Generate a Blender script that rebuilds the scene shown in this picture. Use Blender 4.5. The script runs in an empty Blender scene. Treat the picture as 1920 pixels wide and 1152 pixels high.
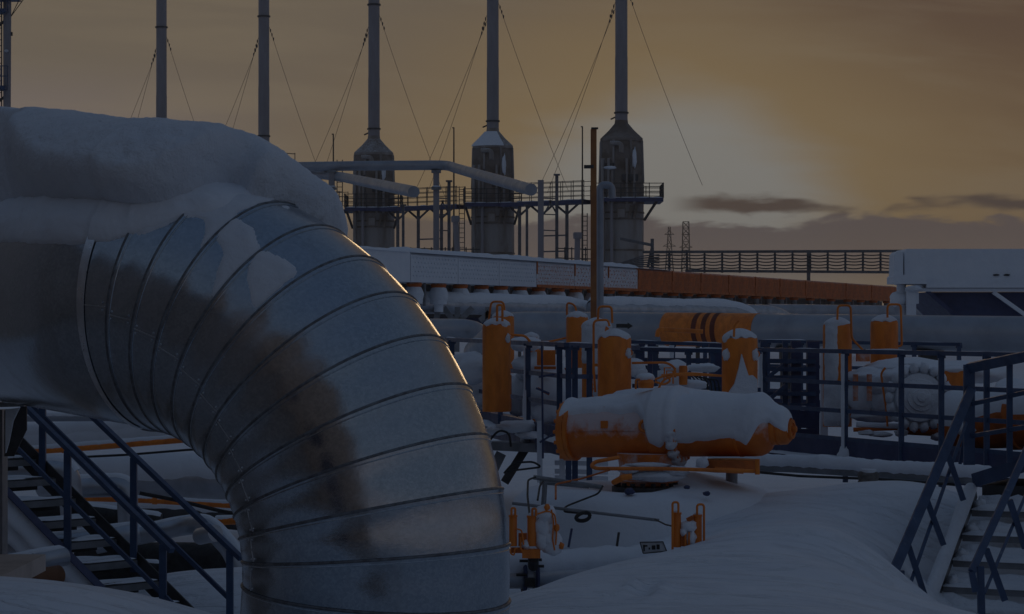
import bpy, math, random
import numpy as np
from mathutils import Vector, Matrix, noise as mnoise

random.seed(7); rng = np.random.default_rng(7)
scene = bpy.context.scene
COL = scene.collection
H = 3.2                       # eye height over the plain, metres
FPX, UC, VH = 4500.0, 960.0, 610.0

# ------------------------------------------------------------------ camera
cam_d = bpy.data.cameras.new('camera'); cam = bpy.data.objects.new('camera', cam_d); COL.objects.link(cam)
cam.location = (0, 0, H); cam.rotation_euler = (math.radians(90), 0, 0)
cam_d.sensor_width = 36.0; cam_d.lens = 36.0*FPX/1920.0
cam_d.shift_y = (VH-576.0)/1920.0
cam_d.clip_start = 0.1; cam_d.clip_end = 20000
scene.camera = cam

# ------------------------------------------------------------------ light
SUN_AZ, SUN_EL = math.radians(4.3), math.radians(4.3)     # to the right of +Y, above the horizon
SDIR = Vector((math.sin(SUN_AZ)*math.cos(SUN_EL), math.cos(SUN_AZ)*math.cos(SUN_EL), math.sin(SUN_EL)))
sun_d = bpy.data.lights.new('sun', 'SUN'); sun = bpy.data.objects.new('sun', sun_d); COL.objects.link(sun)
sun_d.energy = 0.2; sun_d.angle = math.radians(12.0); sun_d.color = (1.0, 0.66, 0.34)
sun.rotation_euler = (-SDIR).to_track_quat('-Z', 'Y').to_euler()
vs = scene.view_settings
vs.view_transform = 'Standard'; vs.look = 'None'; vs.gamma = 1.0; vs.exposure = -1.0; vs.use_curve_mapping = False
scene.cycles.use_denoising = True
scene.cycles.max_bounces = 6; scene.cycles.diffuse_bounces = 3; scene.cycles.glossy_bounces = 3
scene.cycles.caustics_reflective = False; scene.cycles.caustics_refractive = False

world = bpy.data.worlds.new('World'); scene.world = world; world.use_nodes = True
class NT:
    def __init__(s, nt): s.nt = nt; s.nt.nodes.clear()
    def n(s, t, **k):
        x = s.nt.nodes.new(t)
        for a, b in k.items(): setattr(x, a, b)
        return x
    def L(s, a, b): s.nt.links.new(a, b)
    def put(s, sock, v):
        if isinstance(v, bpy.types.NodeSocket): s.L(v, sock)
        else: sock.default_value = v
    def m(s, op, a, b=0.0, c=0.0, clamp=False):
        x = s.n('ShaderNodeMath', operation=op); x.use_clamp = clamp
        for i, v in enumerate((a, b, c)):
            if i < len(x.inputs): s.put(x.inputs[i], v)
        return x.outputs[0]
    def rng(s, v, a, b, c=0.0, d=1.0, smooth=True):
        x = s.n('ShaderNodeMapRange'); x.interpolation_type = 'SMOOTHSTEP' if smooth else 'LINEAR'
        s.put(x.inputs['Value'], v)
        for k_, w in zip(('From Min', 'From Max', 'To Min', 'To Max'), (a, b, c, d)): s.put(x.inputs[k_], w)
        return x.outputs[0]
    def mix(s, f, a, b, mode='MIX'):
        x = s.n('ShaderNodeMix', data_type='RGBA', blend_type=mode)
        s.put(x.inputs[0], f); s.put(x.inputs[6], a); s.put(x.inputs[7], b)
        return x.outputs[2]
    def noise(s, vec, scale, detail=3.0, rough=0.55, dist=0.0):
        x = s.n('ShaderNodeTexNoise'); s.L(vec, x.inputs['Vector'])
        x.inputs['Scale'].default_value = scale; x.inputs['Detail'].default_value = detail
        x.inputs['Roughness'].default_value = rough; x.inputs['Distortion'].default_value = dist
        return x.outputs[0]
def srgb(r, g, b, k=1.0):
    f = lambda c: (c/255/12.92 if c/255 <= .04045 else ((c/255+.055)/1.055)**2.4)*k
    return (f(r), f(g), f(b), 1.0)

def build_world():
    K = 2.0                                       # undoes exposure -1
    w = NT(world.node_tree)
    tc = w.n('ShaderNodeTexCoord'); sep = w.n('ShaderNodeSeparateXYZ'); w.L(tc.outputs['Generated'], sep.inputs[0])
    x, y, z = sep.outputs
    az = w.m('MULTIPLY', w.m('ARCTAN2', x, y), 57.29578)        # degrees right of +Y
    el = w.m('MULTIPLY', w.m('ARCSINE', z), 57.29578)
    dot = w.n('ShaderNodeVectorMath', operation='DOT_PRODUCT'); w.L(tc.outputs['Generated'], dot.inputs[0]); dot.inputs[1].default_value = SDIR
    cs = dot.outputs['Value']
    sky = w.n('ShaderNodeTexSky', sky_type='NISHITA'); sky.sun_disc = False
    sky.sun_elevation = SUN_EL; sky.sun_rotation = SUN_AZ; sky.dust_density = 2.0; sky.ozone_density = 2.0; sky.altitude = 50
    nish = w.mix(1.0, sky.outputs[0], (0.035, 0.035, 0.035, 1), 'MULTIPLY')
    # cold dusk dome
    dome = w.mix(w.rng(el, 12, 75), srgb(75, 84, 97, K), srgb(60, 74, 95, K))
    dome = w.mix(w.rng(el, 17, 1), dome, srgb(104, 102, 109, K))
    dome = w.mix(0.06, dome, nish, 'ADD')
    # warm side of the sky round the low sun
    warm_f = w.m('MULTIPLY', w.rng(cs, 0.55, 0.985), w.rng(el, 45, 9))
    warm = w.mix(w.rng(az, -14, 9), srgb(106, 97, 86, K), srgb(105, 87, 66, K))
    warm = w.mix(w.rng(el, 3.6, 8.5), warm, w.mix(w.rng(az, -6, 13), srgb(103, 93, 80, K), srgb(86, 69, 57, K)))
    warm = w.mix(w.m('MULTIPLY', w.rng(az, -4, -12), w.rng(el, 6.5, 4.6)), warm, srgb(112, 102, 97, K))
    # streaks of high cloud, stretched along the horizon
    comb = w.n('ShaderNodeCombineXYZ'); w.L(w.m('MULTIPLY', az, 0.10), comb.inputs[0]); w.L(w.m('ADD', w.m('MULTIPLY', el, 0.75), w.m('MULTIPLY', az, 0.05)), comb.inputs[1])
    st = w.noise(comb.outputs[0], 1.1, 5, 0.55, 0.6)
    warm = w.mix(w.rng(st, 0.42, 0.72, 0.0, 0.42), warm, srgb(120, 108, 90, K))
    warm = w.mix(w.m('MULTIPLY', w.rng(st, 0.52, 0.25, 0.0, 0.55), w.rng(az, -2, 8)), warm, srgb(88, 72, 60, K))
    base = w.mix(warm_f, dome, warm)
    # glow of the veiled sun, drawn out to the lower right
    dx = w.m('SUBTRACT', az, 3.7); dy = w.m('MAXIMUM', w.m('SUBTRACT', el, 3.1), 0.0)
    ax_ = w.m('SQRT', w.m('ADD', w.m('POWER', dx, 2.0), 0.35))
    rr = w.m('POWER', w.m('ADD', w.m('POWER', w.m('DIVIDE', ax_, 4.2), 1.45), w.m('POWER', w.m('DIVIDE', dy, 2.75), 1.45)), 0.69)
    rr = w.m('ADD', rr, w.m('MULTIPLY', w.m('SUBTRACT', st, 0.5), 0.8))
    front = w.rng(y, 0.2, 0.8)
    halo = w.m('MULTIPLY', w.rng(rr, 2.6, 0.75, 0.0, 0.85), front)
    base = w.mix(halo, base, srgb(123, 105, 77, K))
    base = w.mix(w.m('MULTIPLY', w.rng(rr, 1.25, 0.50), front), base, srgb(124, 122, 117, K))
    # low cloud bank over the plain
    comb2 = w.n('ShaderNodeCombineXYZ'); w.L(w.m('MULTIPLY', az, 0.33), comb2.inputs[0]); w.L(w.m('MULTIPLY', el, 1.2), comb2.inputs[1])
    n2 = w.noise(comb2.outputs[0], 1.6, 4, 0.55, 0.25)
    edge = w.m('ADD', el, w.m('MULTIPLY', w.m('SUBTRACT', n2, 0.5), 1.5))
    bank = w.m('MULTIPLY', w.rng(edge, 2.62, 2.38), w.rng(el, 0.65, 1.5))
    bank = w.m('MULTIPLY', bank, w.rng(az, -7.5, 1.5, 0.30, 0.93))
    bankc = w.mix(w.rng(el, 1.0, 2.4), srgb(97, 86, 80, K), srgb(84, 76, 75, K))
    base = w.mix(bank, base, bankc)
    # torn strip of darker cloud just over the bank
    strip = w.m('MULTIPLY', w.rng(w.m('ABSOLUTE', w.m('SUBTRACT', el, w.m('ADD', 2.87, w.m('MULTIPLY', w.m('SUBTRACT', n2, 0.5), 0.55)))), 0.26, 0.07), w.rng(w.noise(comb2.outputs[0], 0.9, 3, 0.5, 0.2), 0.40, 0.52))
    strip = w.m('MULTIPLY', strip, w.rng(az, 3.6, 4.8))
    base = w.mix(strip, base, srgb(75, 65, 59, K))
    low = w.m('MULTIPLY', w.rng(el, 1.25, 0.75), w.rng(cs, 0.8, 0.99))
    base = w.mix(w.m('MULTIPLY', low, 0.75), base, srgb(116, 103, 84, K))
    ground = w.rng(el, -0.2, -1.0)
    base = w.mix(ground, base, srgb(52, 58, 66, K))
    bg = w.n('ShaderNodeBackground'); w.L(base, bg.inputs[0]); bg.inputs[1].default_value = 1.0
    out = w.n('ShaderNodeOutputWorld'); w.L(bg.outputs[0], out.inputs[0])
build_world()

# ------------------------------------------------------------------ materials
def pbr(name, c1, c2=None, scale=6.0, rough=0.6, rough2=None, metal=0.0, bump=0.0, bscale=20.0, frost=0.0, stretch=None, spec=0.5, frost_side=0.0, frost_cap=1.0):
    m = bpy.data.materials.new(name); m.use_nodes = True
    g = NT(m.node_tree)
    tc = g.n('ShaderNodeTexCoord'); vec = tc.outputs['Object']
    if stretch:
        mp = g.n('ShaderNodeMapping'); g.L(vec, mp.inputs[0]); mp.inputs['Scale'].default_value = stretch; vec = mp.outputs[0]
    b = g.n('ShaderNodeBsdfPrincipled'); out = g.n('ShaderNodeOutputMaterial'); g.L(b.outputs[0], out.inputs[0])
    c2 = c2 or tuple(x*0.75 for x in c1)
    n1 = g.noise(vec, scale, 6, 0.62, 0.3)
    f = g.rng(n1, 0.36, 0.66)
    col = g.mix(f, (*c1, 1), (*c2, 1))
    ro = g.rng(g.noise(vec, scale*2.3, 4), 0.3, 0.7, rough, rough2 if rough2 is not None else min(1, rough+0.15))
    me = metal
    if frost > 0 or frost_side > 0:
        geo = g.n('ShaderNodeNewGeometry'); sx = g.n('ShaderNodeSeparateXYZ'); g.L(geo.outputs['Normal'], sx.inputs[0])
        fn = g.noise(tc.outputs['Object'], 7.0, 6, 0.7, 0.4)
        k = g.m('ADD', g.m('MULTIPLY', g.m('MAXIMUM', sx.outputs[2], -0.6 if frost_side > 0.2 else 0.0), frost), g.m('MULTIPLY', g.m('SUBTRACT', fn, 0.5), 1.5))
        k = g.m('ADD', k, frost_side)
        ff = g.rng(k, 0.30, 0.85, 0.0, frost_cap)
        col = g.mix(ff, col, (0.74, 0.78, 0.83, 1))
        ro = g.m('ADD', ro, g.m('MULTIPLY', ff, 0.5), clamp=True)
        me = g.m('MULTIPLY', g.m('SUBTRACT', 1.0, ff), metal)
    g.put(b.inputs['Base Color'], col); g.put(b.inputs['Roughness'], ro); g.put(b.inputs['Metallic'], me)
    b.inputs['Specular IOR Level'].default_value = spec
    if bump > 0:
        bp = g.n('ShaderNodeBump'); bp.inputs['Strength'].default_value = 1.0; bp.inputs['Distance'].default_value = bump
        g.L(g.noise(vec, bscale, 5, 0.6), bp.inputs['Height']); g.L(bp.outputs[0], b.inputs['Normal'])
    return m

def snow_mat(name, lump=0.02, lscale=3.0, grain=0.004, tint=(0.80, 0.84, 0.89), crust=0.0):
    m = bpy.data.materials.new(name); m.use_nodes = True
    g = NT(m.node_tree); tc = g.n('ShaderNodeTexCoord'); vec = tc.outputs['Object']
    b = g.n('ShaderNodeBsdfPrincipled'); out = g.n('ShaderNodeOutputMaterial'); g.L(b.outputs[0], out.inputs[0])
    f = g.rng(g.noise(vec, 1.7, 5, 0.6), 0.3, 0.7)
    g.L(g.mix(f, (*tint, 1), (tint[0]*0.93, tint[1]*0.94, tint[2]*0.96, 1)), b.inputs['Base Color'])
    b.inputs['Roughness'].default_value = 0.85; b.inputs['Specular IOR Level'].default_value = 0.25
    h = g.m('ADD', g.m('MULTIPLY', g.noise(vec, lscale, 4, 0.5, 0.4), lump), g.m('MULTIPLY', g.noise(vec, 55.0, 4, 0.7), grain))
    if crust:
        mp = g.n('ShaderNodeMapping'); g.L(vec, mp.inputs[0]); mp.inputs['Scale'].default_value = (0.5, 1.6, 1); mp.inputs['Rotation'].default_value = (0, 0, 0.5)
        h = g.m('ADD', h, g.m('MULTIPLY', g.rng(g.noise(mp.outputs[0], 3.2, 5, 0.6, 0.8), 0.45, 0.62), crust))
    bp = g.n('ShaderNodeBump'); bp.inputs['Strength'].default_value = 1.0; bp.inputs['Distance'].default_value = 1.0
    g.L(h, bp.inputs['Height']); g.L(bp.outputs[0], b.inputs['Normal'])
    return m

def haze_box():
    b = MB(); b.box(V(0, 1000, 20.5), (4000, 4000, 45)); o = b.build('haze', None, None, 0)
    m = bpy.data.materials.new('cold_haze'); m.use_nodes = True; g = NT(m.node_tree)
    pv = g.n('ShaderNodeVolumePrincipled'); pv.inputs['Color'].default_value = (0.86, 0.88, 0.92, 1); pv.inputs['Density'].default_value = 0.0003; pv.inputs['Anisotropy'].default_value = 0.55
    out = g.n('ShaderNodeOutputMaterial'); g.L(pv.outputs[0], out.inputs['Volume']); o.data.materials.append(m); struct(o, 'stuff')
def galvanised(name):
    """zinc-coated sheet: spangle, dull bloom, streaks, shallow dents"""
    m = bpy.data.materials.new(name); m.use_nodes = True
    g = NT(m.node_tree); tc = g.n('ShaderNodeTexCoord'); vec = tc.outputs['Object']
    b = g.n('ShaderNodeBsdfPrincipled'); out = g.n('ShaderNodeOutputMaterial'); g.L(b.outputs[0], out.inputs[0])
    vo = g.n('ShaderNodeTexVoronoi'); g.L(vec, vo.inputs['Vector']); vo.inputs['Scale'].default_value = 85.0
    sp = g.n('ShaderNodeSeparateColor'); g.L(vo.outputs['Color'], sp.inputs[0])
    sp2 = g.noise(vec, 24.0, 6, 0.75)
    bloom = g.rng(g.noise(vec, 2.2, 7, 0.68, 0.6), 0.42, 0.68)
    fine = g.m('ADD', g.m('MULTIPLY', sp.outputs[0], 0.35), g.m('MULTIPLY', sp2, 0.65))
    c = g.mix(g.rng(fine, 0.25, 0.8), (0.34, 0.39, 0.44, 1), (0.46, 0.51, 0.56, 1))
    c = g.mix(g.m('MULTIPLY', bloom, 0.5), c, (0.44, 0.48, 0.54, 1))
    mp = g.n('ShaderNodeMapping'); g.L(vec, mp.inputs[0]); mp.inputs['Scale'].default_value = (1, 1, 0.15)
    stain = g.rng(g.noise(mp.outputs[0], 5.0, 5, 0.6, 0.5), 0.55, 0.78)
    c = g.mix(g.m('MULTIPLY', stain, 0.30), c, (0.27, 0.25, 0.23, 1))
    g.L(c, b.inputs['Base Color'])
    b.inputs['Metallic'].default_value = 0.93
    ro = g.m('ADD', g.m('MULTIPLY', fine, 0.08), g.m('MULTIPLY', bloom, 0.16)); ro = g.m('ADD', ro, 0.06)
    g.L(ro, b.inputs['Roughness'])
    h = g.m('ADD', g.m('MULTIPLY', g.noise(vec, 2.2, 2, 0.5), 0.0035), g.m('MULTIPLY', sp2, 0.0008))
    bp = g.n('ShaderNodeBump'); bp.inputs['Strength'].default_value = 1.0; bp.inputs['Distance'].default_value = 1.0
    g.L(h, bp.inputs['Height']); g.L(bp.outputs[0], b.inputs['Normal'])
    return m

M = {}
M['snow'] = snow_mat('snow_soft', 0.05, 2.2, 0.003)
M['snow_lump'] = snow_mat('snow_crust', 0.05, 6.0, 0.012)
M['snow_ground'] = snow_mat('snow_drift', 0.07, 0.9, 0.006, crust=0.016)
M['frost'] = snow_mat('frozen_smear', 0.01, 8.0, 0.004, (0.74, 0.78, 0.83))
M['galv'] = galvanised('galvanised_cladding')
M['galv_bright'] = pbr('bright_strap', (0.75, 0.78, 0.82), (0.6, 0.62, 0.66), 8, 0.25, 0.4, 0.95, 0.002, 30)
M['seam'] = pbr('dull_seam', (0.22, 0.24, 0.26), (0.14, 0.14, 0.15), 20, 0.45, 0.6, 0.8)
M['orange'] = pbr('orange_paint', (0.90, 0.26, 0.03), (0.66, 0.17, 0.022), 5.0, 0.45, 0.65, 0, 0.002, 40, stretch=(1, 1, .4), frost=0.1, frost_side=0.02, frost_cap=0.55)
M['orange_frost'] = pbr('orange_paint_frosted', (0.80, 0.21, 0.025), (0.62, 0.15, 0.02), 3.0, 0.55, 0.7, 0, 0.004, 30, frost=0.75, frost_side=0.50, frost_cap=0.70)
M['orange_cooler'] = pbr('orange_cooler_paint', (0.62, 0.14, 0.018), (0.42, 0.095, 0.015), 1.2, 0.6, 0.75, 0, 0.01, 12, frost=0.5)
M['orange_snowed'] = pbr('snow_blown_cooler', (0.62, 0.15, 0.02), (0.5, 0.12, 0.02), 1.2, 0.6, 0.75, 0, 0.01, 12, frost=0.5, frost_side=0.72)
M['orange_dark'] = pbr('worn_orange_paint', (0.62, 0.15, 0.02), (0.40, 0.10, 0.02), 5, 0.6, 0.75, 0, 0.003, 30, frost=0.2)
M['brown'] = pbr('brown_band_paint', (0.16, 0.035, 0.02), None, 4, 0.6)
M['blue'] = pbr('blue_paint', (0.045, 0.085, 0.17), (0.034, 0.062, 0.13), 5, 0.42, 0.6, 0, 0.001, 40, frost=0.25)
M['blue_dark'] = pbr('dark_blue_paint', (0.045, 0.06, 0.14), (0.034, 0.046, 0.11), 3, 0.5, 0.65)
M['steel'] = pbr('grey_steel', (0.26, 0.27, 0.29), (0.19, 0.20, 0.21), 4, 0.5, 0.65, 0.35, 0.002, 30, frost=0.35)
M['steel_dark'] = pbr('dark_steel', (0.075, 0.075, 0.08), (0.05, 0.05, 0.05), 4, 0.55, 0.7, 0.2, 0.002, 30)
M['rack'] = pbr('rack_steel', (0.16, 0.165, 0.18), (0.11, 0.11, 0.12), 3, 0.6, 0.7, 0.2, frost=0.3)
M['stack'] = pbr('stack_grey_paint', (0.33, 0.31, 0.33), (0.26, 0.245, 0.255), 0.6, 0.55, 0.7, 0.1, 0.01, 2.0, stretch=(1, 1, 0.25))
M['tower'] = pbr('weathered_tower_sheet', (0.36, 0.34, 0.33), (0.25, 0.215, 0.19), 0.9, 0.55, 0.75, 0.25, 0.02, 2.5, frost=0.55, stretch=(1, 1, 0.3))
M['tower_dark'] = pbr('rusty_tower_sheet', (0.27, 0.235, 0.21), (0.16, 0.125, 0.10), 0.8, 0.65, 0.8, 0.15, 0.02, 2.0)
M['pipe_grey'] = pbr('grey_pipe_paint', (0.36, 0.39, 0.44), (0.29, 0.31, 0.35), 0.8, 0.34, 0.5, 0.45, 0.006, 3.0)
M['pipe_clad'] = pbr('pipe_cladding', (0.50, 0.53, 0.58), (0.40, 0.42, 0.46), 2.5, 0.30, 0.48, 0.85, 0.003, 12, frost=0.3)
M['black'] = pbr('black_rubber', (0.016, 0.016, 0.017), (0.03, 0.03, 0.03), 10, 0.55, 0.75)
M['wire'] = pbr('dark_wire', (0.10, 0.08, 0.06), None, 4, 0.6)
M['rust'] = pbr('rusty_iron', (0.20, 0.095, 0.05), (0.11, 0.05, 0.03), 6, 0.75, 0.9, 0.1, 0.003, 20, frost=0.3)
M['deck'] = pbr('added_deck_steel', (0.52, 0.47, 0.44), (0.40, 0.36, 0.34), 3, .8, .9)
M['sign'] = pbr('sign_plate', (0.62, 0.64, 0.66), (0.55, 0.57, 0.60), 8, 0.5)
M['wall'] = pbr('dark_wall_sheet', (0.56, 0.49, 0.44), (0.48, 0.42, 0.38), 0.4, 0.6, 0.75, 0.0, 0.01, 1.0)

# ------------------------------------------------------------------ helpers
def V(*a): return np.array(a, dtype=float)
def P(u, v, Y): return V((u-UC)/FPX*Y, Y, H+(VH-v)/FPX*Y)
def px(Y): return Y/FPX
def unit(a): a = np.asarray(a, float); return a/(np.linalg.norm(a)+1e-12)
def frame(d):
    d = unit(d); a = V(0, 0, 1) if abs(d[2]) < 0.95 else V(1, 0, 0)
    x = unit(np.cross(a, d)); return x, np.cross(d, x)
def fbm(p, s, o=4): return mnoise.fractal(Vector((p[0]*s, p[1]*s, p[2]*s)), 1.0, 2.0, o)

class MB:
    def __init__(s): s.v = []; s.f = []; s.n = 0
    def add(s, vs_, fs):
        s.v.append(np.asarray(vs_, float).reshape(-1, 3)); s.f += [tuple(i+s.n for i in q) for q in fs]; s.n += len(s.v[-1])
        return s
    def obox(s, p0, p1, w, h, up=(0, 0, 1)):
        """beam from p0 to p1: w across, h along up"""
        p0, p1 = np.asarray(p0, float), np.asarray(p1, float); d = unit(p1-p0); up = unit(up)
        x = np.cross(d, up)
        if np.linalg.norm(x) < 1e-3: x = np.cross(d, V(0, 1, 0))
        x = unit(x); z = np.cross(x, d)
        vv = [p+x*a*w/2+z*b*h/2 for p in (p0, p1) for a, b in ((-1, -1), (1, -1), (1, 1), (-1, 1))]
        return s.add(vv, [(3, 2, 1, 0), (4, 5, 6, 7), (0, 1, 5, 4), (1, 2, 6, 5), (2, 3, 7, 6), (3, 0, 4, 7)])
    def box(s, c, size, rz=0.0, top=1.0):
        c = np.asarray(c, float); hx, hy, hz = np.asarray(size, float)/2; ca, sa = math.cos(rz), math.sin(rz)
        vv = []
        for z in (-hz, hz):
            k = top if z > 0 else 1.0
            for a, b in ((-1, -1), (1, -1), (1, 1), (-1, 1)):
                X, Y = a*hx*k, b*hy*k; vv.append(c+V(X*ca-Y*sa, X*sa+Y*ca, z))
        return s.add(vv, [(3, 2, 1, 0), (4, 5, 6, 7), (0, 1, 5, 4), (1, 2, 6, 5), (2, 3, 7, 6), (3, 0, 4, 7)])
    def loft(s, rings, closed=True, caps=True):
        n = len(rings[0]); vv = np.concatenate([np.asarray(r, float) for r in rings]); fs = []
        for i in range(len(rings)-1):
            for j in range(n if closed else n-1):
                k = (j+1) % n; fs.append((i*n+j, i*n+k, (i+1)*n+k, (i+1)*n+j))
        if caps and closed:
            fs.append(tuple(range(n))[::-1]); fs.append(tuple(range((len(rings)-1)*n, len(rings)*n)))
        return s.add(vv, fs)
    def cyl(s, p0, p1, r0, r1=None, n=16, caps=True):
        return s.lathe([(r0, 0), (r0 if r1 is None else r1, 1)], p0, p1, n, caps)
    def lathe(s, prof, p0, p1, n=20, caps=True, wob=0.0):
        """profile of (radius, fraction along p0->p1)"""
        p0, p1 = np.asarray(p0, float), np.asarray(p1, float); x, y = frame(p1-p0); t = np.linspace(0, 2*math.pi, n, endpoint=False)
        rings = []
        for r, k in prof:
            c = p0+(p1-p0)*k; q = c+max(r, 1e-4)*(np.outer(np.cos(t), x)+np.outer(np.sin(t), y))
            if wob: q = q+np.array([unit(a-c)*wob*fbm(a, 5.0) for a in q])
            rings.append(q)
        return s.loft(rings, True, caps)
    def tube(s, path, r, n=8, closed=False, caps=True):
        path = [np.asarray(p, float) for p in path]; m = len(path); rings = []
        if np.isscalar(r): r = [r]*m
        x = None
        for i in range(m):
            if closed: d = path[(i+1) % m]-path[i-1]
            else: d = path[min(i+1, m-1)]-path[max(i-1, 0)]
            d = unit(d)
            if x is None: x, y = frame(d)
            else: x = unit(x-d*np.dot(x, d)); y = np.cross(d, x)
            t = np.linspace(0, 2*math.pi, n, endpoint=False)
            rings.append(path[i]+r[i]*(np.outer(np.cos(t), x)+np.outer(np.sin(t), y)))
        if closed: rings.append(rings[0])
        return s.loft(rings, True, caps and not closed)
    def blob(s, c, rad, seed=0.0, amp=0.25, nu=16, nv=10, freq=1.6):
        c = np.asarray(c, float); rad = np.ones(3)*rad if np.isscalar(rad) else np.asarray(rad, float); rings = []
        for i in range(1, nv):
            ph = math.pi*i/nv; ring = []
            for j in range(nu):
                th = 2*math.pi*j/nu; d = V(math.sin(ph)*math.cos(th), math.sin(ph)*math.sin(th), math.cos(ph))
                k = 1+amp*mnoise.fractal(Vector((d[0]*freq+seed, d[1]*freq-seed, d[2]*freq+2*seed)), 1.0, 2.0, 3)
                ring.append(c+d*rad*k)
            rings.append(ring)
        return s.loft(rings[::-1])
    def build(s, name, mat, parent=None, smooth=35.0):
        me = bpy.data.meshes.new(name); vv = np.concatenate(s.v)
        if parent is not None: vv = vv-np.array(parent.get('_o', (0, 0, 0)))
        me.from_pydata(vv.tolist(), [], s.f); me.update()
        o = bpy.data.objects.new(name, me); COL.objects.link(o)
        if mat is not None: me.materials.append(M[mat] if isinstance(mat, str) else mat)
        if smooth:
            me.polygons.foreach_set('use_smooth', [True]*len(me.polygons)); me.set_sharp_from_angle(angle=math.radians(smooth))
        if parent is not None:
            o.parent = parent
            if parent.type == 'MESH': pass
        o['_o'] = tuple(parent.get('_o', (0, 0, 0))) if parent is not None else (0, 0, 0)
        return o
def tag(o, label, cat, group=None):
    o['label'] = label; o['category'] = cat
    if group: o['group'] = group
    return o
def thing(name, label, cat, loc=(0, 0, 0), group=None):
    o = bpy.data.objects.new(name, None); COL.objects.link(o); o.location = tuple(float(a) for a in loc); o.empty_display_size = 0.2
    o['_o'] = tuple(float(a) for a in loc)
    o['kind'] = 'thing'
    return tag(o, label, cat, group)
def struct(o, kind='structure'): o['kind'] = kind; return o
def arc(c, r, a0, a1, e1, e2, n=8):
    return [np.asarray(c)+r*(math.cos(t)*np.asarray(e1)+math.sin(t)*np.asarray(e2)) for t in np.linspace(a0, a1, n)]
def fillet(pts, r, n=5):
    """polyline with rounded corners"""
    pts = [np.asarray(p, float) for p in pts]; out = [pts[0]]
    for i in range(1, len(pts)-1):
        a, b, c = pts[i-1:i+2]; d0, d1 = unit(a-b), unit(c-b); k = min(r, np.linalg.norm(a-b)*.45, np.linalg.norm(c-b)*.45)
        p, q = b+d0*k, b+d1*k
        for t in np.linspace(0, 1, n): out.append((1-t)**2*p+2*t*(1-t)*b+t*t*q)
    return out+[pts[-1]]

# ================================================================== SETTING: snow plain with drifts
CTRL = []
def ct(u, v, Y): CTRL.append(P(u, v, Y))
def cz(x, y, z): CTRL.append(V(x, y, z))
# long drift in front, rising to the valve
for u in (980, 1150, 1320, 1480, 1580):
    ct(u, 1152, 15.2)
for u, v, Y in ((950, 1112, 16.6), (1100, 1078, 17.4), (1190, 1047, 18.1), (1262, 1030, 18.7), (1335, 998, 19.8), (1200, 1090, 16.9), (1330, 1060, 17.6),
                (1450, 1060, 17.6), (1560, 1060, 17.6), (1420, 985, 20.0), (1540, 985, 20.1), (1640, 1010, 19.2), (1420, 938, 22.2), (1560, 932, 22.3), (1680, 930, 22.3),
                (1780, 928, 22.6), (1500, 924, 23.2), (1350, 935, 22.6), (1650, 1090, 17.8), (1690, 1010, 20.4)): ct(u, v, Y)
# hollow behind the drift on the left, with the clamped pipe
for u, v, Y in ((980, 1112, 19.5), (1080, 1100, 19.6), (1180, 1085, 19.8), (960, 1110, 21.0), (1260, 1060, 20.6)): ct(u, v, Y)
# scoured pit by the right stairs
for u, v, Y in ((1722, 1080, 20.6), (1738, 1185, 20.2), (1700, 1140, 18.8), (1800, 1190, 20.0), (1900, 1200, 19.8), (1850, 1160, 21.4), (1792, 1090, 22.0), (1790, 1175, 16.5), (1900, 1185, 16.5), (1990, 1190, 18.0), (1720, 1160, 16.0)): ct(u, v, Y)
# heap in the left foreground and the low ground behind it
for u, v, Y in ((-150, 1112, 12.6), (0, 1113, 12.6), (120, 1115, 12.6), (220, 1123, 12.7), (320, 1140, 12.8), (400, 1160, 12.9), (0, 1152, 10.8), (200, 1165, 11.0)): ct(u, v, Y)
for x, y in ((-5, 14.4), (-3.4, 14.6), (-2.0, 14.8), (-5, 17)): cz(x, y, 0.75)
for x, y, z in ((-3.0, 16.5, .35), (-1.5, 16.6, .4), (-2.6, 20.2, .05), (-3.6, 21.4, .25), (-2.0, 19.2, .05), (-4.5, 23, .5)): cz(x, y, z)
for u, v, Y in ((330, 1075, 23.0), (420, 1085, 22.6), (250, 1085, 23.6)): ct(u, v, Y)
cz(-0.8, 14.8, 1.2); cz(-0.6, 12.6, 1.35)
for x in (-6, -3, 0, 3, 6): cz(x, 8.6, 0.55); cz(x, 3.0, 0.3)
cz(-3.3, 25.4, .35); cz(-2.4, 25.4, .3); cz(-4.4, 25.4, .3); cz(7, 16, 0.7); cz(9, 22, 0.7); cz(-8, 14, 0.9); cz(-8, 22, 0.8)
for x in (-8, -4, 0, 4, 8, 12):
    for y, z in ((27, 0.95), (33, 0.8), (42, 0.6)): cz(x, y, z*(0.4 if x < -2 else 1))
for x in (1.2, 2.6, 4.0): cz(x, 24.4, 1.38)
CT = np.array(CTRL)
def _phi(r2): return 0.5*r2*np.log(r2+1e-9)
_c = CT[:, :2].copy()
_A = _phi(((_c[:, None]-_c)**2).sum(2))+np.eye(len(_c))*0.25
_Pm = np.concatenate([np.ones((len(_c), 1)), _c], 1)
_S = np.block([[_A, _Pm], [_Pm.T, np.zeros((3, 3))]])
_w = np.linalg.solve(_S, np.concatenate([CT[:, 2], np.zeros(3)]))
def ground_z(x, y):
    x = np.atleast_1d(np.asarray(x, float)); y = np.atleast_1d(np.asarray(y, float))
    q = np.stack([x, y], 1); z = np.empty(len(q))
    for i in range(0, len(q), 20000):
        qq = q[i:i+20000]; r2 = ((qq[:, None]-_c)**2).sum(2)
        z[i:i+20000] = _phi(r2)@_w[:-3]+_w[-3]+qq@_w[-2:]
    far = np.clip(np.maximum((y-36)/10, np.maximum((np.abs(x-1)-8)/5, (4-y)/3)), 0, 1); far = far*far*(3-2*far)
    base = np.where(y > 20, 0.5, 0.4)
    return z*(1-far)+base*far
def gz(x, y): return float(ground_z(x, y)[0])
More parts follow.
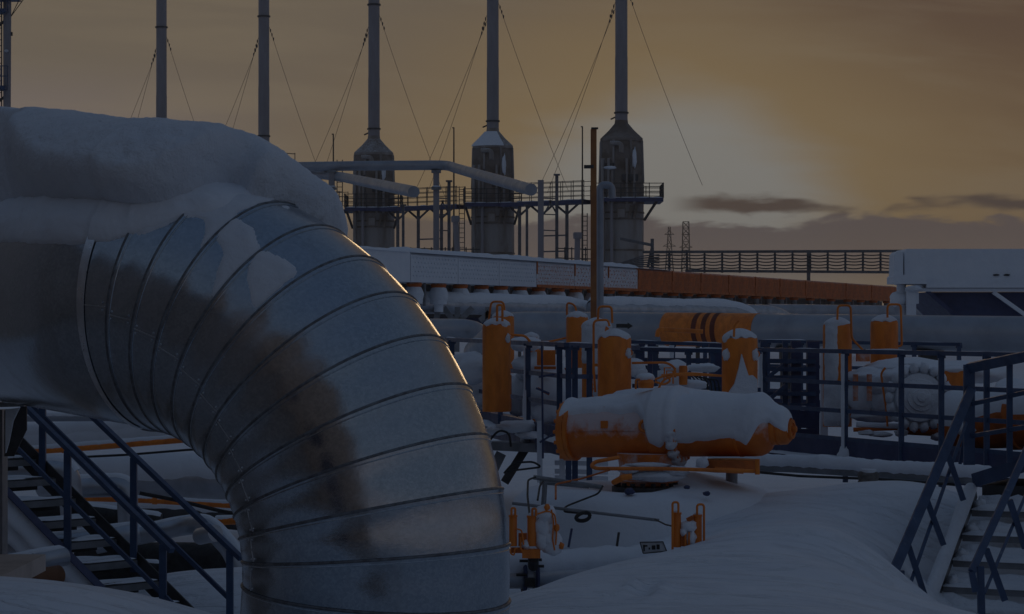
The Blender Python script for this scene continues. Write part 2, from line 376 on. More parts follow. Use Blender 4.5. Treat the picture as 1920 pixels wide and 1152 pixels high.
def spaced(lo, hi, step, out_lo, out_hi, g=1.22):
    a = list(np.arange(lo, hi+1e-6, step)); s_ = step
    while a[-1] < out_hi: s_ *= g; a.append(a[-1]+s_)
    s_ = step
    while a[0] > out_lo: s_ *= g; a.insert(0, a[0]-s_)
    return np.array(a)
def make_ground():
    xs = spaced(-5.2, 5.6, 0.06, -1400, 1400); ys = spaced(10.5, 26.0, 0.07, -500, 2400)
    X, Y = np.meshgrid(xs, ys); xf, yf = X.ravel(), Y.ravel(); Z = ground_z(xf, yf)
    near = (np.abs(xf) < 9) & (yf > 4) & (yf < 40)
    for i in np.nonzero(near)[0]:
        a, b = xf[i], yf[i]
        Z[i] += 0.028*mnoise.fractal(Vector((a*0.35+3, b*0.45, 0.3)), 1.0, 2.0, 3)+0.006*mnoise.fractal(Vector((a*1.6, b*2.5, 1.0)), 1.0, 2.0, 3)
    # old footprints, filled by the wind
    for (u, v, Yp, d) in ((1215, 1105, 16.3, .05), (1205, 1118, 16.0, .05), (1228, 1090, 16.6, .03), (1700, 1090, 18.2, .05)):
        c = P(u, v, Yp); r2 = ((xf-c[0])/0.07)**2+((yf-c[1])/0.16)**2; Z -= d*np.exp(-r2); Z += d*0.5*np.exp(-(np.sqrt(r2)-1.7)**2*3)
    vv = np.stack([xf, yf, Z], 1); nx, ny = len(xs), len(ys)
    idx = np.arange(nx*ny).reshape(ny, nx)
    fs = np.stack([idx[:-1, :-1], idx[:-1, 1:], idx[1:, 1:], idx[1:, :-1]], -1).reshape(-1, 4)
    b = MB(); b.v = [vv]; b.f = [tuple(q) for q in fs.tolist()]; b.n = len(vv)
    struct(b.build('snow_ground', 'snow_ground', None, 180))
make_ground()

# ================================================================== BIG INSULATED PIPE
EC = V(-2.1004, 14.2298, -1.3905+H); E1 = V(0.8813131, -0.4725328, 0); E2 = V(0, 0, 1); EN = V(-0.4725328, -0.8813131, 0)
EB, ER = 1.5208, 0.75
TK = [1.5684, 1.4307, 1.3047, 1.1749, 1.0380, 0.8994, 0.7654, 0.6274, 0.4883, 0.3555, 0.2162, 0.0734, -0.0743]
LD = unit(V(-0.50, 0.866, 0)); LN = V(-LD[1], LD[0], 0)
if LN[1] > 0: LN = -LN
def ring_frame(t=None, ext=0.0):
    if t is not None:
        rad = math.cos(t)*E1+math.sin(t)*E2; return EC+EB*rad, rad, EN, ER
    k = min(ext/0.5, 1.0); n = unit(EN*(1-k)+LN*k)
    c0 = EC+EB*E2
    path = c0-E1*min(ext, .12)*0.8+LD*max(ext-0.1, 0)
    return path, E2, n, ER-0.020-0.10*min(max(ext-0.05, 0)/3.2, 1.0)
def ring_pts(fr, a, extra=0.0):
    c, rad, n, r = fr; a = np.asarray(a); return c+(r+extra)*(np.outer(np.cos(a), rad)+np.outer(np.sin(a), n))
def big_pipe():
    root = thing('insulated_pipe', 'huge galvanised elbow pipe in segmented sheet cladding, snow heaped along its top', 'pipe', (EC+EB*E1)*V(1, 1, 0)+V(0, 0, 0.6))
    A = np.linspace(0, 2*math.pi, 112, endpoint=False)
    segs = []
    for i in range(len(TK)-1):                       # lobster-back segments
        t0, t1 = TK[i], TK[i+1]; b = MB(); f0, f1 = ring_frame(t0), ring_frame(t1)
        rs = []
        for k, ex in ((0.0, 0.006), (0.04, 0.006), (0.12, 0.001), (0.5, 0.004), (0.94, 0.0), (1.06, -0.004)):
            p = ring_pts(f0, A, ex)*(1-k)+ring_pts(f1, A, ex)*k
            rs.append(p)
        segs.append(b.loft(rs, True, False).build('cladding_segment', 'galv', root, 40))
    # straight runs: down into the snow, and off to the left
    b = MB(); fr = ring_frame(TK[-1]); tdir = -(-math.sin(TK[-1])*E1+math.cos(TK[-1])*E2)
    b.loft([ring_pts(fr, A, 0.004), ring_pts(fr, A, 0.004)+tdir*0.5, ring_pts(fr, A, 0.004)+tdir*1.6], True, False).build('cladding_segment', 'galv', root, 40)
    b = MB(); b.loft([ring_pts(ring_frame(None, e), A) for e in (-0.04, 0.0, 0.12, 0.3, 0.5, 1.0, 2.0, 3.2, 6.0)], True, False)
    b.build('straight_run', 'galv', root, 60)
    for i, t in enumerate(TK):                       # rolled seams
        b = MB(); rs_ = b.tube(ring_pts(ring_frame(t), np.linspace(0, 2*math.pi, 96, endpoint=False), 0.004), 0.0085, 8, True).build('rolled_seam', 'seam', root)
        b = MB(); b.tube(ring_pts(ring_frame(t-0.0125), np.linspace(0, 2*math.pi, 96, endpoint=False), 0.002), 0.0040, 6, True).build('seam_lip', 'galv', rs_)
    # bright tightening strap at the first seam
    b = MB(); aa = np.linspace(0.35, 2.9, 60)
    b.loft([ring_pts(ring_frame(TK[0]-0.030), aa, 0.0085), ring_pts(ring_frame(TK[0]-0.030), aa, 0.011), ring_pts(ring_frame(TK[0]+0.002), aa, 0.013), ring_pts(ring_frame(TK[0]+0.002), aa, 0.004)], False, False)
    b.build('strap', 'galv_bright', root, 60)
    # lengthwise laps with rivets
    for i in range(len(TK)-1):
        a0 = math.radians(91+34*i/11.0); p0 = ring_pts(ring_frame(TK[i]-0.012), [a0], 0.006)[0]; p1 = ring_pts(ring_frame(TK[i+1]+0.012), [a0], 0.004)[0]
        nrm = unit(p0-EC*V(1, 1, 0)-V(0, 0, p0[2])+EN); c = ring_frame((TK[i]+TK[i+1])/2)[0]; nrm = unit((p0+p1)/2-c)
        MB().obox(p0-nrm*0.003, p1-nrm*0.001, 0.004, 0.005, nrm).build('lap_joint', 'galv_bright', segs[i])
        for q, s_ in ((0.10, 0.03), (0.90, 0.03), (0.10, -0.03), (0.90, -0.03)):
            c_ = p0*(1-q)+p1*q+unit(np.cross(p1-p0, nrm))*s_*0.7
            MB().lathe([(0.006, 0), (0.006, 0.5), (0.003, 1)], c_-nrm*0.004, c_+nrm*0.004, 8).build('rivet', 'galv_bright', segs[i])
    pipe_snow(root)
    return root

def in_poly(q, poly):
    x, y = q[..., 0], q[..., 1]; ins = np.zeros(x.shape, bool); n = len(poly)
    for i in range(n):
        (x0, y0), (x1, y1) = poly[i], poly[(i+1) % n]
        if y0 == y1: continue
        c = ((y0 > y) != (y1 > y)) & (x < (x1-x0)*(y-y0)/(y1-y0)+x0); ins ^= c
    return ins
def blur(a, n, it=2):
    for _ in range(it):
        for ax in (0, 1):
            pad = [(n, n) if k == ax else (0, 0) for k in (0, 1)]; b = np.pad(a, pad, 'edge'); c = np.cumsum(b, ax)
            z = np.zeros_like(np.take(c, [0], ax)); c = np.concatenate([z, c], ax)
            w = 2*n+1; a = (np.take(c, range(w, c.shape[ax]), ax)-np.take(c, range(0, c.shape[ax]-w), ax))/w
    return a
SLAB = [(-90, 100), (600, 100), (592, 388), (560, 379), (528, 374), (500, 374), (470, 372), (442, 345), (415, 350), (380, 362), (340, 380), (300, 390), (268, 392), (235, 390), (190, 385), (120, 383), (60, 386), (0, 390), (-90, 394)]
MIDL = [(-90, 340), (236, 370), (262, 392), (300, 392), (340, 383), (420, 352), (440, 360), (430, 392), (400, 400), (345, 402), (320, 418), (280, 428), (240, 440), (205, 452), (168, 450), (150, 455), (132, 463), (110, 456), (90, 450), (60, 455), (40, 448), (15, 452), (-90, 450)]
THIN = [[(330, 370), (470, 365), (520, 372), (477, 381), (440, 400), (416, 421), (395, 448), (383, 474), (376, 486), (380, 455), (390, 430), (385, 412), (370, 403), (330, 412), (270, 440), (250, 435)],
        [(440, 402), (452, 418), (474, 428), (479, 455), (487, 460), (460, 490), (425, 530), (396, 574), (403, 535), (412, 500), (423, 470), (406, 445)],
        [(492, 464), (506, 478), (530, 486), (552, 503), (559, 508), (530, 532), (500, 560), (477, 583), (474, 566), (469, 535), (464, 520), (470, 492)],
        [(550, 524), (572, 520), (566, 528), (556, 530)], [(593, 601), (604, 598), (600, 606)], [(676, 953), (700, 949), (698, 962), (684, 964)], [(528, 384), (545, 386), (540, 392), (530, 390)],
        [(606, 508), (612, 506), (611, 512)], [(596, 828), (606, 826), (602, 834)]]
def pipe_snow(root):
    frames = [ring_frame(None, e) for e in np.linspace(3.4, 0.0, 110)]+[ring_frame(t) for t in np.linspace(TK[0]-0.004, 0.20, 260)]
    a = np.radians(np.linspace(-95, 130, 220))
    G = np.array([ring_pts(f, a) for f in frames]); C = np.array([f[0] for f in frames]); NR = G-C[:, None]; NR /= np.linalg.norm(NR, axis=2, keepdims=True)
    q = np.stack([UC+FPX*G[..., 0]/G[..., 1], VH-FPX*(G[..., 2]-H)/G[..., 1]], -1)
    vis = (NR*(V(0, 0, H)-G)).sum(2) > 0
    ns, na = q.shape[:2]
    tpar = np.concatenate([np.linspace(3.4, 0, 110)*0+1.60, np.linspace(TK[0], 0.20, 260)])
    back = (~vis) & (tpar[:, None] > 1.10) & (a[None] > math.radians(-80))
    nz = np.zeros((ns, na)); nf = np.zeros((ns, na))
    for i in range(ns):
        for j in range(na):
            p = G[i, j]; nz[i, j] = mnoise.fractal(Vector((p[0]*2.2, p[1]*2.2, p[2]*3.0)), 1.0, 2.0, 3); nf[i, j] = mnoise.fractal(Vector((p[0]*14, p[1]*14, p[2]*14)), 1.0, 2.0, 4)
    def emit(name, f, T, mat, lean=0.0, sink=0.012):
        # f: 0..1 profile, T: thickness field
        th = f*T; pos = G+NR*np.where(f > 0, th, -sink)[..., None]
        if lean:
            tang = np.gradient(G, axis=1); tang /= np.linalg.norm(tang, axis=2, keepdims=True)
            pos = pos+tang*(lean*f*np.clip(a/1.0, 0, 1)[None])[..., None]
        keep = f > 0; kq = keep[:-1, :-1] | keep[1:, :-1] | keep[:-1, 1:] | keep[1:, 1:]
        idx = np.arange(ns*na).reshape(ns, na); fs = np.stack([idx[:-1, :-1], idx[1:, :-1], idx[1:, 1:], idx[:-1, 1:]], -1)[kq]
        used = np.unique(fs); mp = -np.ones(ns*na, int); mp[used] = np.arange(len(used))
        b = MB(); b.v = [pos.reshape(-1, 3)[used]]; b.f = [tuple(r) for r in mp[fs].tolist()]; b.n = len(used)
        o = b.build(name, mat, root, 180); o['label'] = {'snow_slab': 'thick overhanging slab of snow', 'snow_layer': 'rounded lower layer of snow', 'frost_patch': 'thin smear of frozen snow'}[name]
        return o
    jit = (nf*5)[..., None]*V(1, 0.8)
    slab = ((in_poly(q+jit, SLAB) & vis) | back).astype(float)
    bl = blur(slab, 5, 2); f = np.sqrt(np.clip((bl-0.50)/0.42, 0, 1))
    sil_t = np.interp(tpar, [1.08, 1.14, 1.2, 1.3, 1.4, 1.5, 1.6], [0.15, 0.20, 0.24, 0.29, 0.325, 0.34, 0.36])
    epar = np.concatenate([np.linspace(3.4, 0, 110), np.zeros(260)]); sil_t = sil_t+np.interp(epar, [0, 0.5, 1.0, 1.6, 2.4, 3.4], [0, 0.05, 0.13, 0.22, 0.33, 0.44])
    ca = np.clip(np.cos(a*0.9), 0, 1)[None]
    lf = np.clip(epar/0.5, 0, 1)[:, None]
    T = sil_t[:, None]*((0.42+0.58*ca**1.3)*(1-lf)+(0.16+0.84*ca**2.6)*lf)+0.02*nz+0.010*nf*np.clip(a[None], 0, 1)
    emit('snow_slab', f, T+0.010*nf, 'snow_lump', 0.13)
    mid = ((in_poly(q+jit*0.9, MIDL) | in_poly(q, SLAB)) & vis).astype(float); bl = blur(mid, 6, 2); f = np.clip((bl-0.42)/0.58, 0, 1)**0.75
    emit('snow_layer', f, 0.060+0.025*nz+0.008*nf, 'snow')
    thin = np.zeros((ns, na), bool)
    for pl in THIN: thin |= in_poly(q+jit*0.5, pl)
    bl = blur((thin & vis).astype(float), 2, 2); f = np.clip((bl-0.35)/0.5, 0, 1)**0.7
    emit('frost_patch', f, 0.009+0.005*nf, 'frost', 0, 0.004)
big_pipe()

# ================================================================== helpers for steelwork
def at_u(p, q, u):
    d = q-p; return ((u-UC)*p[1]-FPX*p[0])/(FPX*d[0]-(u-UC)*d[1])
def snow_strip(p0, p1, w, h, parent, mat='snow', name='snow_cap', seed=0.0, gaps=0.0, n=None):
    """ridge of snow lying along a bar"""
    p0, p1 = np.asarray(p0, float), np.asarray(p1, float); L = np.linalg.norm(p1-p0); n = n or max(6, int(L/0.08))
    d = unit(p1-p0); x = unit(np.cross(d, V(0, 0, 1))); rings = []
    for i in range(n+1):
        t = i/n; c = p0+(p1-p0)*t; k = 0.75+0.5*mnoise.noise(Vector((t*L*2.1+seed, seed*1.7, 0)))
        if gaps: k *= float(np.clip((mnoise.noise(Vector((t*L*1.3+seed*3, 9.1, seed)))+0.5-gaps)*4, 0, 1))
        if i in (0, n): k *= 0.35
        ww, hh = w*(0.8+0.2*k), h*k
        rings.append([c+x*ww*a-V(0, 0, 0.004)+V(0, 0, 1)*hh*b for a, b in ((-.5, -.05), (-.46, .45), (-.22, .95), (.2, 1.0), (.46, .5), (.5, -.05))])
    b = MB(); b.loft(rings); return b.build(name, mat, parent, 60)
def pipe_run(name, label, path, r, mat, cat='pipe', snow=None, flanges=(), group=None, n=24, rad=None, snow_mat_='snow', front=60):
    """a run of pipe through the points of path, with optional snow lying on top"""
    pts = fillet(path, rad or r*2.2, 7) if len(path) > 2 else [np.asarray(p, float) for p in path]
    root = thing(name, label, cat, V(*(np.asarray(path[0], float)*V(1, 1, 1))), group)
    MB().tube(pts, r, n).build('barrel', mat, root)
    for (k, rr, ln) in flanges:
        i = min(int(k*(len(pts)-1)), len(pts)-2); f = k*(len(pts)-1)-i; c = pts[i]*(1-f)+pts[i+1]*f; d = unit(pts[i+1]-pts[i])
        MB().cyl(c-d*ln/2, c+d*ln/2, rr, None, n).build('flange', mat, root)
    if snow: pipe_cap(root, pts, r, snow, snow_mat_, front)
    return root
def pipe_cap(root, pts, r, th, mat='snow', front=60, back=75, seed=0.0, name='snow_cap'):
    dense = []
    for i in range(len(pts)-1):
        m = max(1, int(np.linalg.norm(pts[i+1]-pts[i])/(r*0.35)))
        m = min(m, 60); dense += [pts[i]+(pts[i+1]-pts[i])*j/m for j in range(m)]
    dense.append(pts[-1]); rings = []
    for i, c in enumerate(dense):
        d = unit(dense[min(i+1, len(dense)-1)]-dense[max(i-1, 0)]); up = V(0, 0, 1)-d*d[2]
        if np.linalg.norm(up) < 0.3: continue
        up = unit(up); sd = np.cross(d, up)
        if sd[1] > 0: sd = -sd                      # towards the camera side
        fr = front+14*fbm(c, 1.3/r*0.4); e = 0.3 if i in (0, len(dense)-1) else 1.0
        ring = []
        for k in np.linspace(0, 1, 13):
            a = math.radians(-back+(back+fr)*k); w = math.sin(math.pi*k)**0.55 if 0 < k < 1 else 0.0
            q = c+(r-0.01*r+(th*w*e*(0.75+0.5*math.cos(a))*(1+0.25*fbm(c, 0.8/r*0.4))))*(math.cos(a)*up+math.sin(a)*sd); ring.append(q)
        rings.append(ring)
    if len(rings) > 1:
        b = MB(); b.loft(rings, False, False); return b.build(name, mat, root, 180)

# ================================================================== LEFT STAIRS
def left_stairs():
    W = V(0.43, 0.50, 0); R_ = unit(V(0.757, -0.65, 0))*0.30; rise = 0.178
    a0 = P(20, 941, 22.6)
    root = thing('steel_staircase', 'steel stairs with blue handrails and snowy grating treads under the big pipe', 'staircase', a0+R_*7-V(0, 0, rise*7))
    step = lambda k: a0+R_*k-V(0, 0, rise*k)
    for k in range(-3, 9):
        p = step(k); b = MB(); nb = 9
        for j in range(nb):                                    # bearing bars of the grating
            q = p+W*(j/(nb-1))*0.96+W*0.02; b.obox(q-R_*0.45, q+R_*0.42, 0.008, 0.03)
        for m in (-0.45, -0.1, 0.25, 0.42): b.obox(p+R_*m, p+R_*m+W, 0.012, 0.035)
        t = b.build('tread', 'steel_dark', root)
        snow_strip(p+R_*0.30+V(0, 0, .018), p+R_*0.30+W+V(0, 0, .018), 0.10, 0.025, t, seed=k*1.7, gaps=0.25)
        snow_strip(p-R_*0.15+V(0, 0, .018), p-R_*0.15+W+V(0, 0, .018), 0.10, 0.035, t, seed=k*2.9, gaps=0.3)
        MB().obox(p+R_*0.47-V(0, 0, .03), p+R_*0.47+W-V(0, 0, .03), 0.008, 0.06).build('nosing', 'steel', t)
        MB().obox(p-R_*0.48-V(0, 0, .06), p-R_*0.48+W-V(0, 0, .06), 0.01, 0.12).build('riser', 'steel_dark', root)
    up = unit(np.cross(np.cross(R_-V(0, 0, rise), V(0, 0, 1)), R_-V(0, 0, rise)))
    s0, s1 = step(-3.5), step(9.2); off = unit(W)*0.03
    # near stringer: a channel filled with snow
    up_ = up*-0.06
    MB().obox(s0-off+up_, s1-off+up_, 0.012, 0.34, up).build('stringer', 'blue_dark', root)
    for z in (-0.23, -0.07, 0.11): MB().obox(s0-off*2.4+up*z, s1-off*2.4+up*z, 0.10, 0.012, up).build('stringer_flange', 'blue_dark', root)
    b = MB(); rings = []
    for i in range(61):
        t = i/60; c = s0*(1-t)+s1*t-off*1.5; k = 1+0.3*fbm(c, 3)
        rings.append([c+up*zz+(-unit(W))*xx*k for zz, xx in ((-.23, .0), (-.225, .13), (-.17, .11), (-.10, .05), (-.075, .04), (-.062, .13), (-.01, .10), (.06, .03), (.09, 0))])
    b.loft(rings, False, False).build('channel_snow', 'snow', root, 180)
    MB().obox(s0+W+off, s1+W+off, 0.014, 0.24, up).build('stringer', 'steel_dark', root)
    hr = V(0, 0, 1.03)
    for side, (w, ups) in enumerate(((W*0, (-0.8, 2.8, 7.2)), (W, (-1.2, 3.3, 7.7)))):
        MB().obox(step(-3.2)+w+hr, step(7.6 if side == 0 else 8.2)+w+hr, 0.055, 0.045, up).build('handrail', 'blue', root)
        MB().obox(step(-3.2)+w+hr*0.55, step(7.6)+w+hr*0.55, 0.02, 0.045, up).build('mid_rail', 'blue', root)
        for k in ups:
            MB().obox(step(k)+w-V(0, 0, 0.06 if k < 7 else .5), step(k)+w+hr-V(0, 0, 0.02), 0.062, 0.062, (1, 0, 0)).build('post', 'blue', root)
left_stairs()

def left_yard():
    # column and gusset that carry the big pipe
    root = thing('pipe_support', 'grey steel column with gusset bracket under the big pipe', 'support', P(-10, 1060, 18.6))
    MB().obox(P(-22, 1060, 18.6), P(-22, 768, 18.6), 0.26, 0.2, (0, 1, 0)).build('column', 'steel', root)
    b = MB(); g = [P(u, v, 18.4) for u, v in ((8, 770), (50, 762), (50, 806), (26, 856), (8, 856))]; g2 = [p+V(0, 0.02, 0) for p in g]
    b.loft([g, g2]).build('gusset', 'steel_dark', root, 20)
    MB().obox(P(-60, 760, 18.3), P(52, 757, 18.3), 0.3, 0.035).build('saddle_plate', 'steel', root)
    MB().blob(P(22, 752, 18.2), (0.07, 0.1, 0.02), 3.3).build('snow_cap', 'snow', root, 180)
    b = MB(); g = [P(u, v, 18.35) for u, v in ((10, 768), (36, 765), (24, 790), (16, 830), (10, 850))]; b.loft([g, [p+V(0, 0.04, 0) for p in g]]).build('snow_wedge', 'snow', root, 20)
    # snowed-over lines behind the stairs
    pipe_run('buried_pipe', 'snow-buried pipe crossing behind the left stairs, above the orange line', [P(-60, 832, 32), P(180, 822, 31), P(400, 800, 30)], 0.16, 'snow', snow=0.06)
    pipe_run('service_pipe', 'thin pale pipe tight below the big pipe', [P(-60, 785, 30), P(250, 783, 30), P(330, 790, 31)], 0.045, 'pipe_grey', snow=0.02)
    pipe_run('orange_gas_line', 'upper slim orange gas line behind the left handrails', [P(-40, 853, 29), P(120, 842, 29), P(420, 818, 29)], 0.043, 'orange', snow=0.02, flanges=((0.55, 0.05, 0.08),))
    pipe_run('black_hose', 'sagging black hose under the upper orange gas line', [P(140, 858, 28.6), P(240, 853, 28.6), P(350, 844, 28.6), P(420, 840, 28.6)], 0.014, 'black', 'hose')
    pipe_run('mitred_pipe', 'grey clad pipe with a mitred elbow turning down beside the left stairs', [P(-60, 884, 25.5), P(128, 882, 25.5), P(140, 1010, 25.5)], 0.125, 'pipe_clad', snow=0.03, rad=0.14, front=30)
    pipe_run('mitred_pipe', 'grey clad pipe with a mitred elbow behind the far blue handrail post', [P(120, 915, 26.5), P(238, 912, 26.5), P(244, 1060, 26.5)], 0.115, 'pipe_clad', snow=0.03, rad=0.13, front=30)
    pipe_run('snowed_pipe', 'broad pipe under smooth snow between the two orange gas lines', [P(80, 900, 33), P(300, 900, 32.5), P(560, 905, 32)], 0.25, 'pipe_clad', snow=0.09, front=85)
    pipe_run('orange_gas_line', 'lower slim orange gas line running behind the big pipe', [P(100, 932, 30), P(280, 938, 30), P(520, 953, 30)], 0.040, 'orange', snow=0.015, flanges=((0.8, 0.05, 0.06),))
    pipe_run('black_hose', 'thick black hose lying across the lower orange gas line', [P(262, 925, 29.5), P(330, 938, 29.5), P(420, 960, 29.5), P(500, 972, 29.5)], 0.024, 'black', 'hose')
    pipe_run('snowed_pipe', 'snow-topped dark pipe below the lower orange gas line', [P(150, 968, 31), P(330, 965, 31), P(520, 985, 31)], 0.12, 'steel_dark', snow=0.06, front=45)
    pipe_run('orange_stub', 'short orange pipe stub at the edge of the big pipe', [P(404, 977, 27), P(455, 975, 27)], 0.05, 'orange', snow=0.01)
    # shiny duct with elbows
    root = pipe_run('clad_duct', 'shiny galvanised duct with two elbows beyond the left stairs', [P(180, 1022, 24.5), P(352, 985, 24.5), P(390, 985, 24.2), P(440, 1040, 24.0), P(455, 1120, 24.0)], 0.095, 'pipe_clad', snow=0.02, rad=0.16, front=20)
    for k in (0.33, 0.48, 0.62):
        pass
    MB().cyl(P(375, 1006, 24.0), P(404, 1000, 23.75), 0.085, 0.085, 20).build('branch', 'pipe_clad', root)
    pipe_run('shade_filler', 'black filler pipe standing in for the dark void below the shiny duct', [P(150, 1050, 26.5), P(330, 1045, 26.2), P(520, 1052, 26.0)], 0.17, 'black', snow=0.0)  # these three black pipes are added to fill in dark voids
    pipe_run('shade_filler', 'black filler pipe standing in for shade between the upper stair treads', [P(-60, 965, 27.5), P(120, 960, 27.5), P(300, 985, 27.5)], 0.13, 'black', snow=0.02, front=30)
    pipe_run('shade_filler', 'black filler pipe standing in for shade behind the lowest stair treads', [P(40, 1075, 25.0), P(160, 1068, 25.0), P(300, 1075, 25.0)], 0.12, 'black', snow=0.02, front=30)
    # galvanised lines at the very left, low
    pipe_run('clad_line', 'banded galvanised line low at the left edge, upper one', [P(-80, 1078, 21), P(40, 1060, 21), P(120, 1044, 21.4)], 0.085, 'pipe_clad', snow=0.03, flanges=((0.5, 0.09, 0.02), (0.75, 0.09, 0.02)), front=20)
    pipe_run('clad_line', 'dull galvanised line low at the left edge, lower one', [P(-80, 1108, 20.6), P(30, 1092, 20.6), P(110, 1078, 21)], 0.085, 'rust', flanges=((0.5, 0.09, 0.02), (0.8, 0.09, 0.02)))
    pipe_run('clad_line', 'snow-dusted galvanised line crossing beneath the left stair treads', [P(-60, 1040, 23.5), P(60, 1028, 23.5), P(260, 1000, 23.8)], 0.10, 'pipe_clad', snow=0.03, front=15)
left_yard()

# ================================================================== TANKS on the actuators
def tank(u, vt, vb, rpx, Y, label, loops=(), snow_h=0.4, coat=0.0, lug=1, mat='orange', lugL=0):
    k = px(Y); r = rpx*k; top = P(u, vt, Y); bot = P(u, vb, Y); bot[0] = top[0]; hgt = top[2]-bot[2]
    root = thing('gas_tank', label, 'tank', bot, 'orange gas tanks of the valve drives')
    dome = [(r*math.cos(a), hgt-r*0.62+r*0.62*math.sin(a)) for a in np.linspace(0, math.pi/2, 9)]
    prof = [(r*1.0, 0.0), (r, hgt*0.5)]+dome
    sh = MB().lathe([(a, b/hgt) for a, b in prof], bot, top, 36).build('shell', mat, root, 50)
    MB().lathe([(r*1.012, 0), (r*1.012, 1)], bot+V(0, 0, hgt*0.42), bot+V(0, 0, hgt*0.42+0.012), 36, False).build('weld_bead', mat, sh)
    # snow on the dome, ragged lower edge
    rings = []; nn = 40; seed = u*0.11
    for i in range(9):
        s_ = i/8.0; ring = []
        for j in range(nn):
            th = 2*math.pi*j/nn; e = snow_h*(0.55+0.9*abs(mnoise.noise(Vector((math.cos(th)*1.3+seed, math.sin(th)*1.3, seed))))+0.12*mnoise.noise(Vector((th*4, seed, 3))))
            z = hgt+0.10*r*(1-(s_)**2)-e*r*1.7*s_**1.6*0.8
            zz = min(z, hgt+1); zrel = (zz-(hgt-r*0.62))/(r*0.62)
            rad = r*math.sqrt(max(0.0, 1-min(1, max(0, zrel))**2)) if zrel < 1 else 0.0
            th_k = (0.09*r*math.sin(math.pi*min(1, s_*1.0))**0.5 if i < 8 else -0.01*r)
            rad = max(rad, r*s_*0.98 if zrel > 0 else r)
            rad = min(rad, r)+th_k
            if i == 0: rad = 0.01*r
            ring.append(bot+V(rad*math.cos(th), rad*math.sin(th), z))
        rings.append(ring)
    MB().loft(rings[::-1], True, True).build('snow_cap', 'snow_lump', root, 70)
    if coat:                                           # snow plastered up the side
        for (x0, x1, z0, z1) in coat:
            rings = []
            for i in range(25):
                t = i/24; zz = hgt*(z0+(z1-z0)*t); ring = []
                wob = 0.10*mnoise.fractal(Vector((t*6+seed, 1.0, seed)), 1, 2, 3); taper = 1.0
                for j in range(9):
                    q = j/8; ang = math.radians(-90+(x0+(x1-x0)*q)*90*(1)+wob*60*(1 if q > .5 else -1)); w = math.sin(math.pi*q)**0.5
                    rr = r*(1.0-0.01)+0.16*r*w*min(1, (1-abs(2*t-1))*4)
                    ring.append(bot+V(rr*math.cos(ang), rr*math.sin(ang), zz))
                rings.append(ring)
            MB().loft(rings, False, False).build('snow_plaster', 'snow_lump', root, 180)
    for sd in ([1] if lug else [])+([-1] if lugL else []):
        c = bot+V(sd*r*0.86, -r*0.62, hgt-r*1.35 if lug == 1 else hgt*lug)
        ring = arc(c+V(0, -r*0.12, 0), r*0.17, 0, 2*math.pi, V(0.9, -.3, 0), V(0, 0, 1), 13)[:-1]
        lg = MB().tube(ring, r*0.055, 6, True).build('lifting_lug', mat, root)
        MB().blob(c+V(-sd*r*0.04, -r*0.10, -r*0.02), (r*0.22, r*0.16, r*0.30), seed, 0.35).build('snow_clump', 'snow_lump', lg, 180)
    for lp in loops:
        pts = [P(*q) for q in lp]; MB().tube(fillet(pts, 0.05, 5), 0.012 if Y < 26 else 0.014, 8).build('tubing', 'orange', root)
    return root
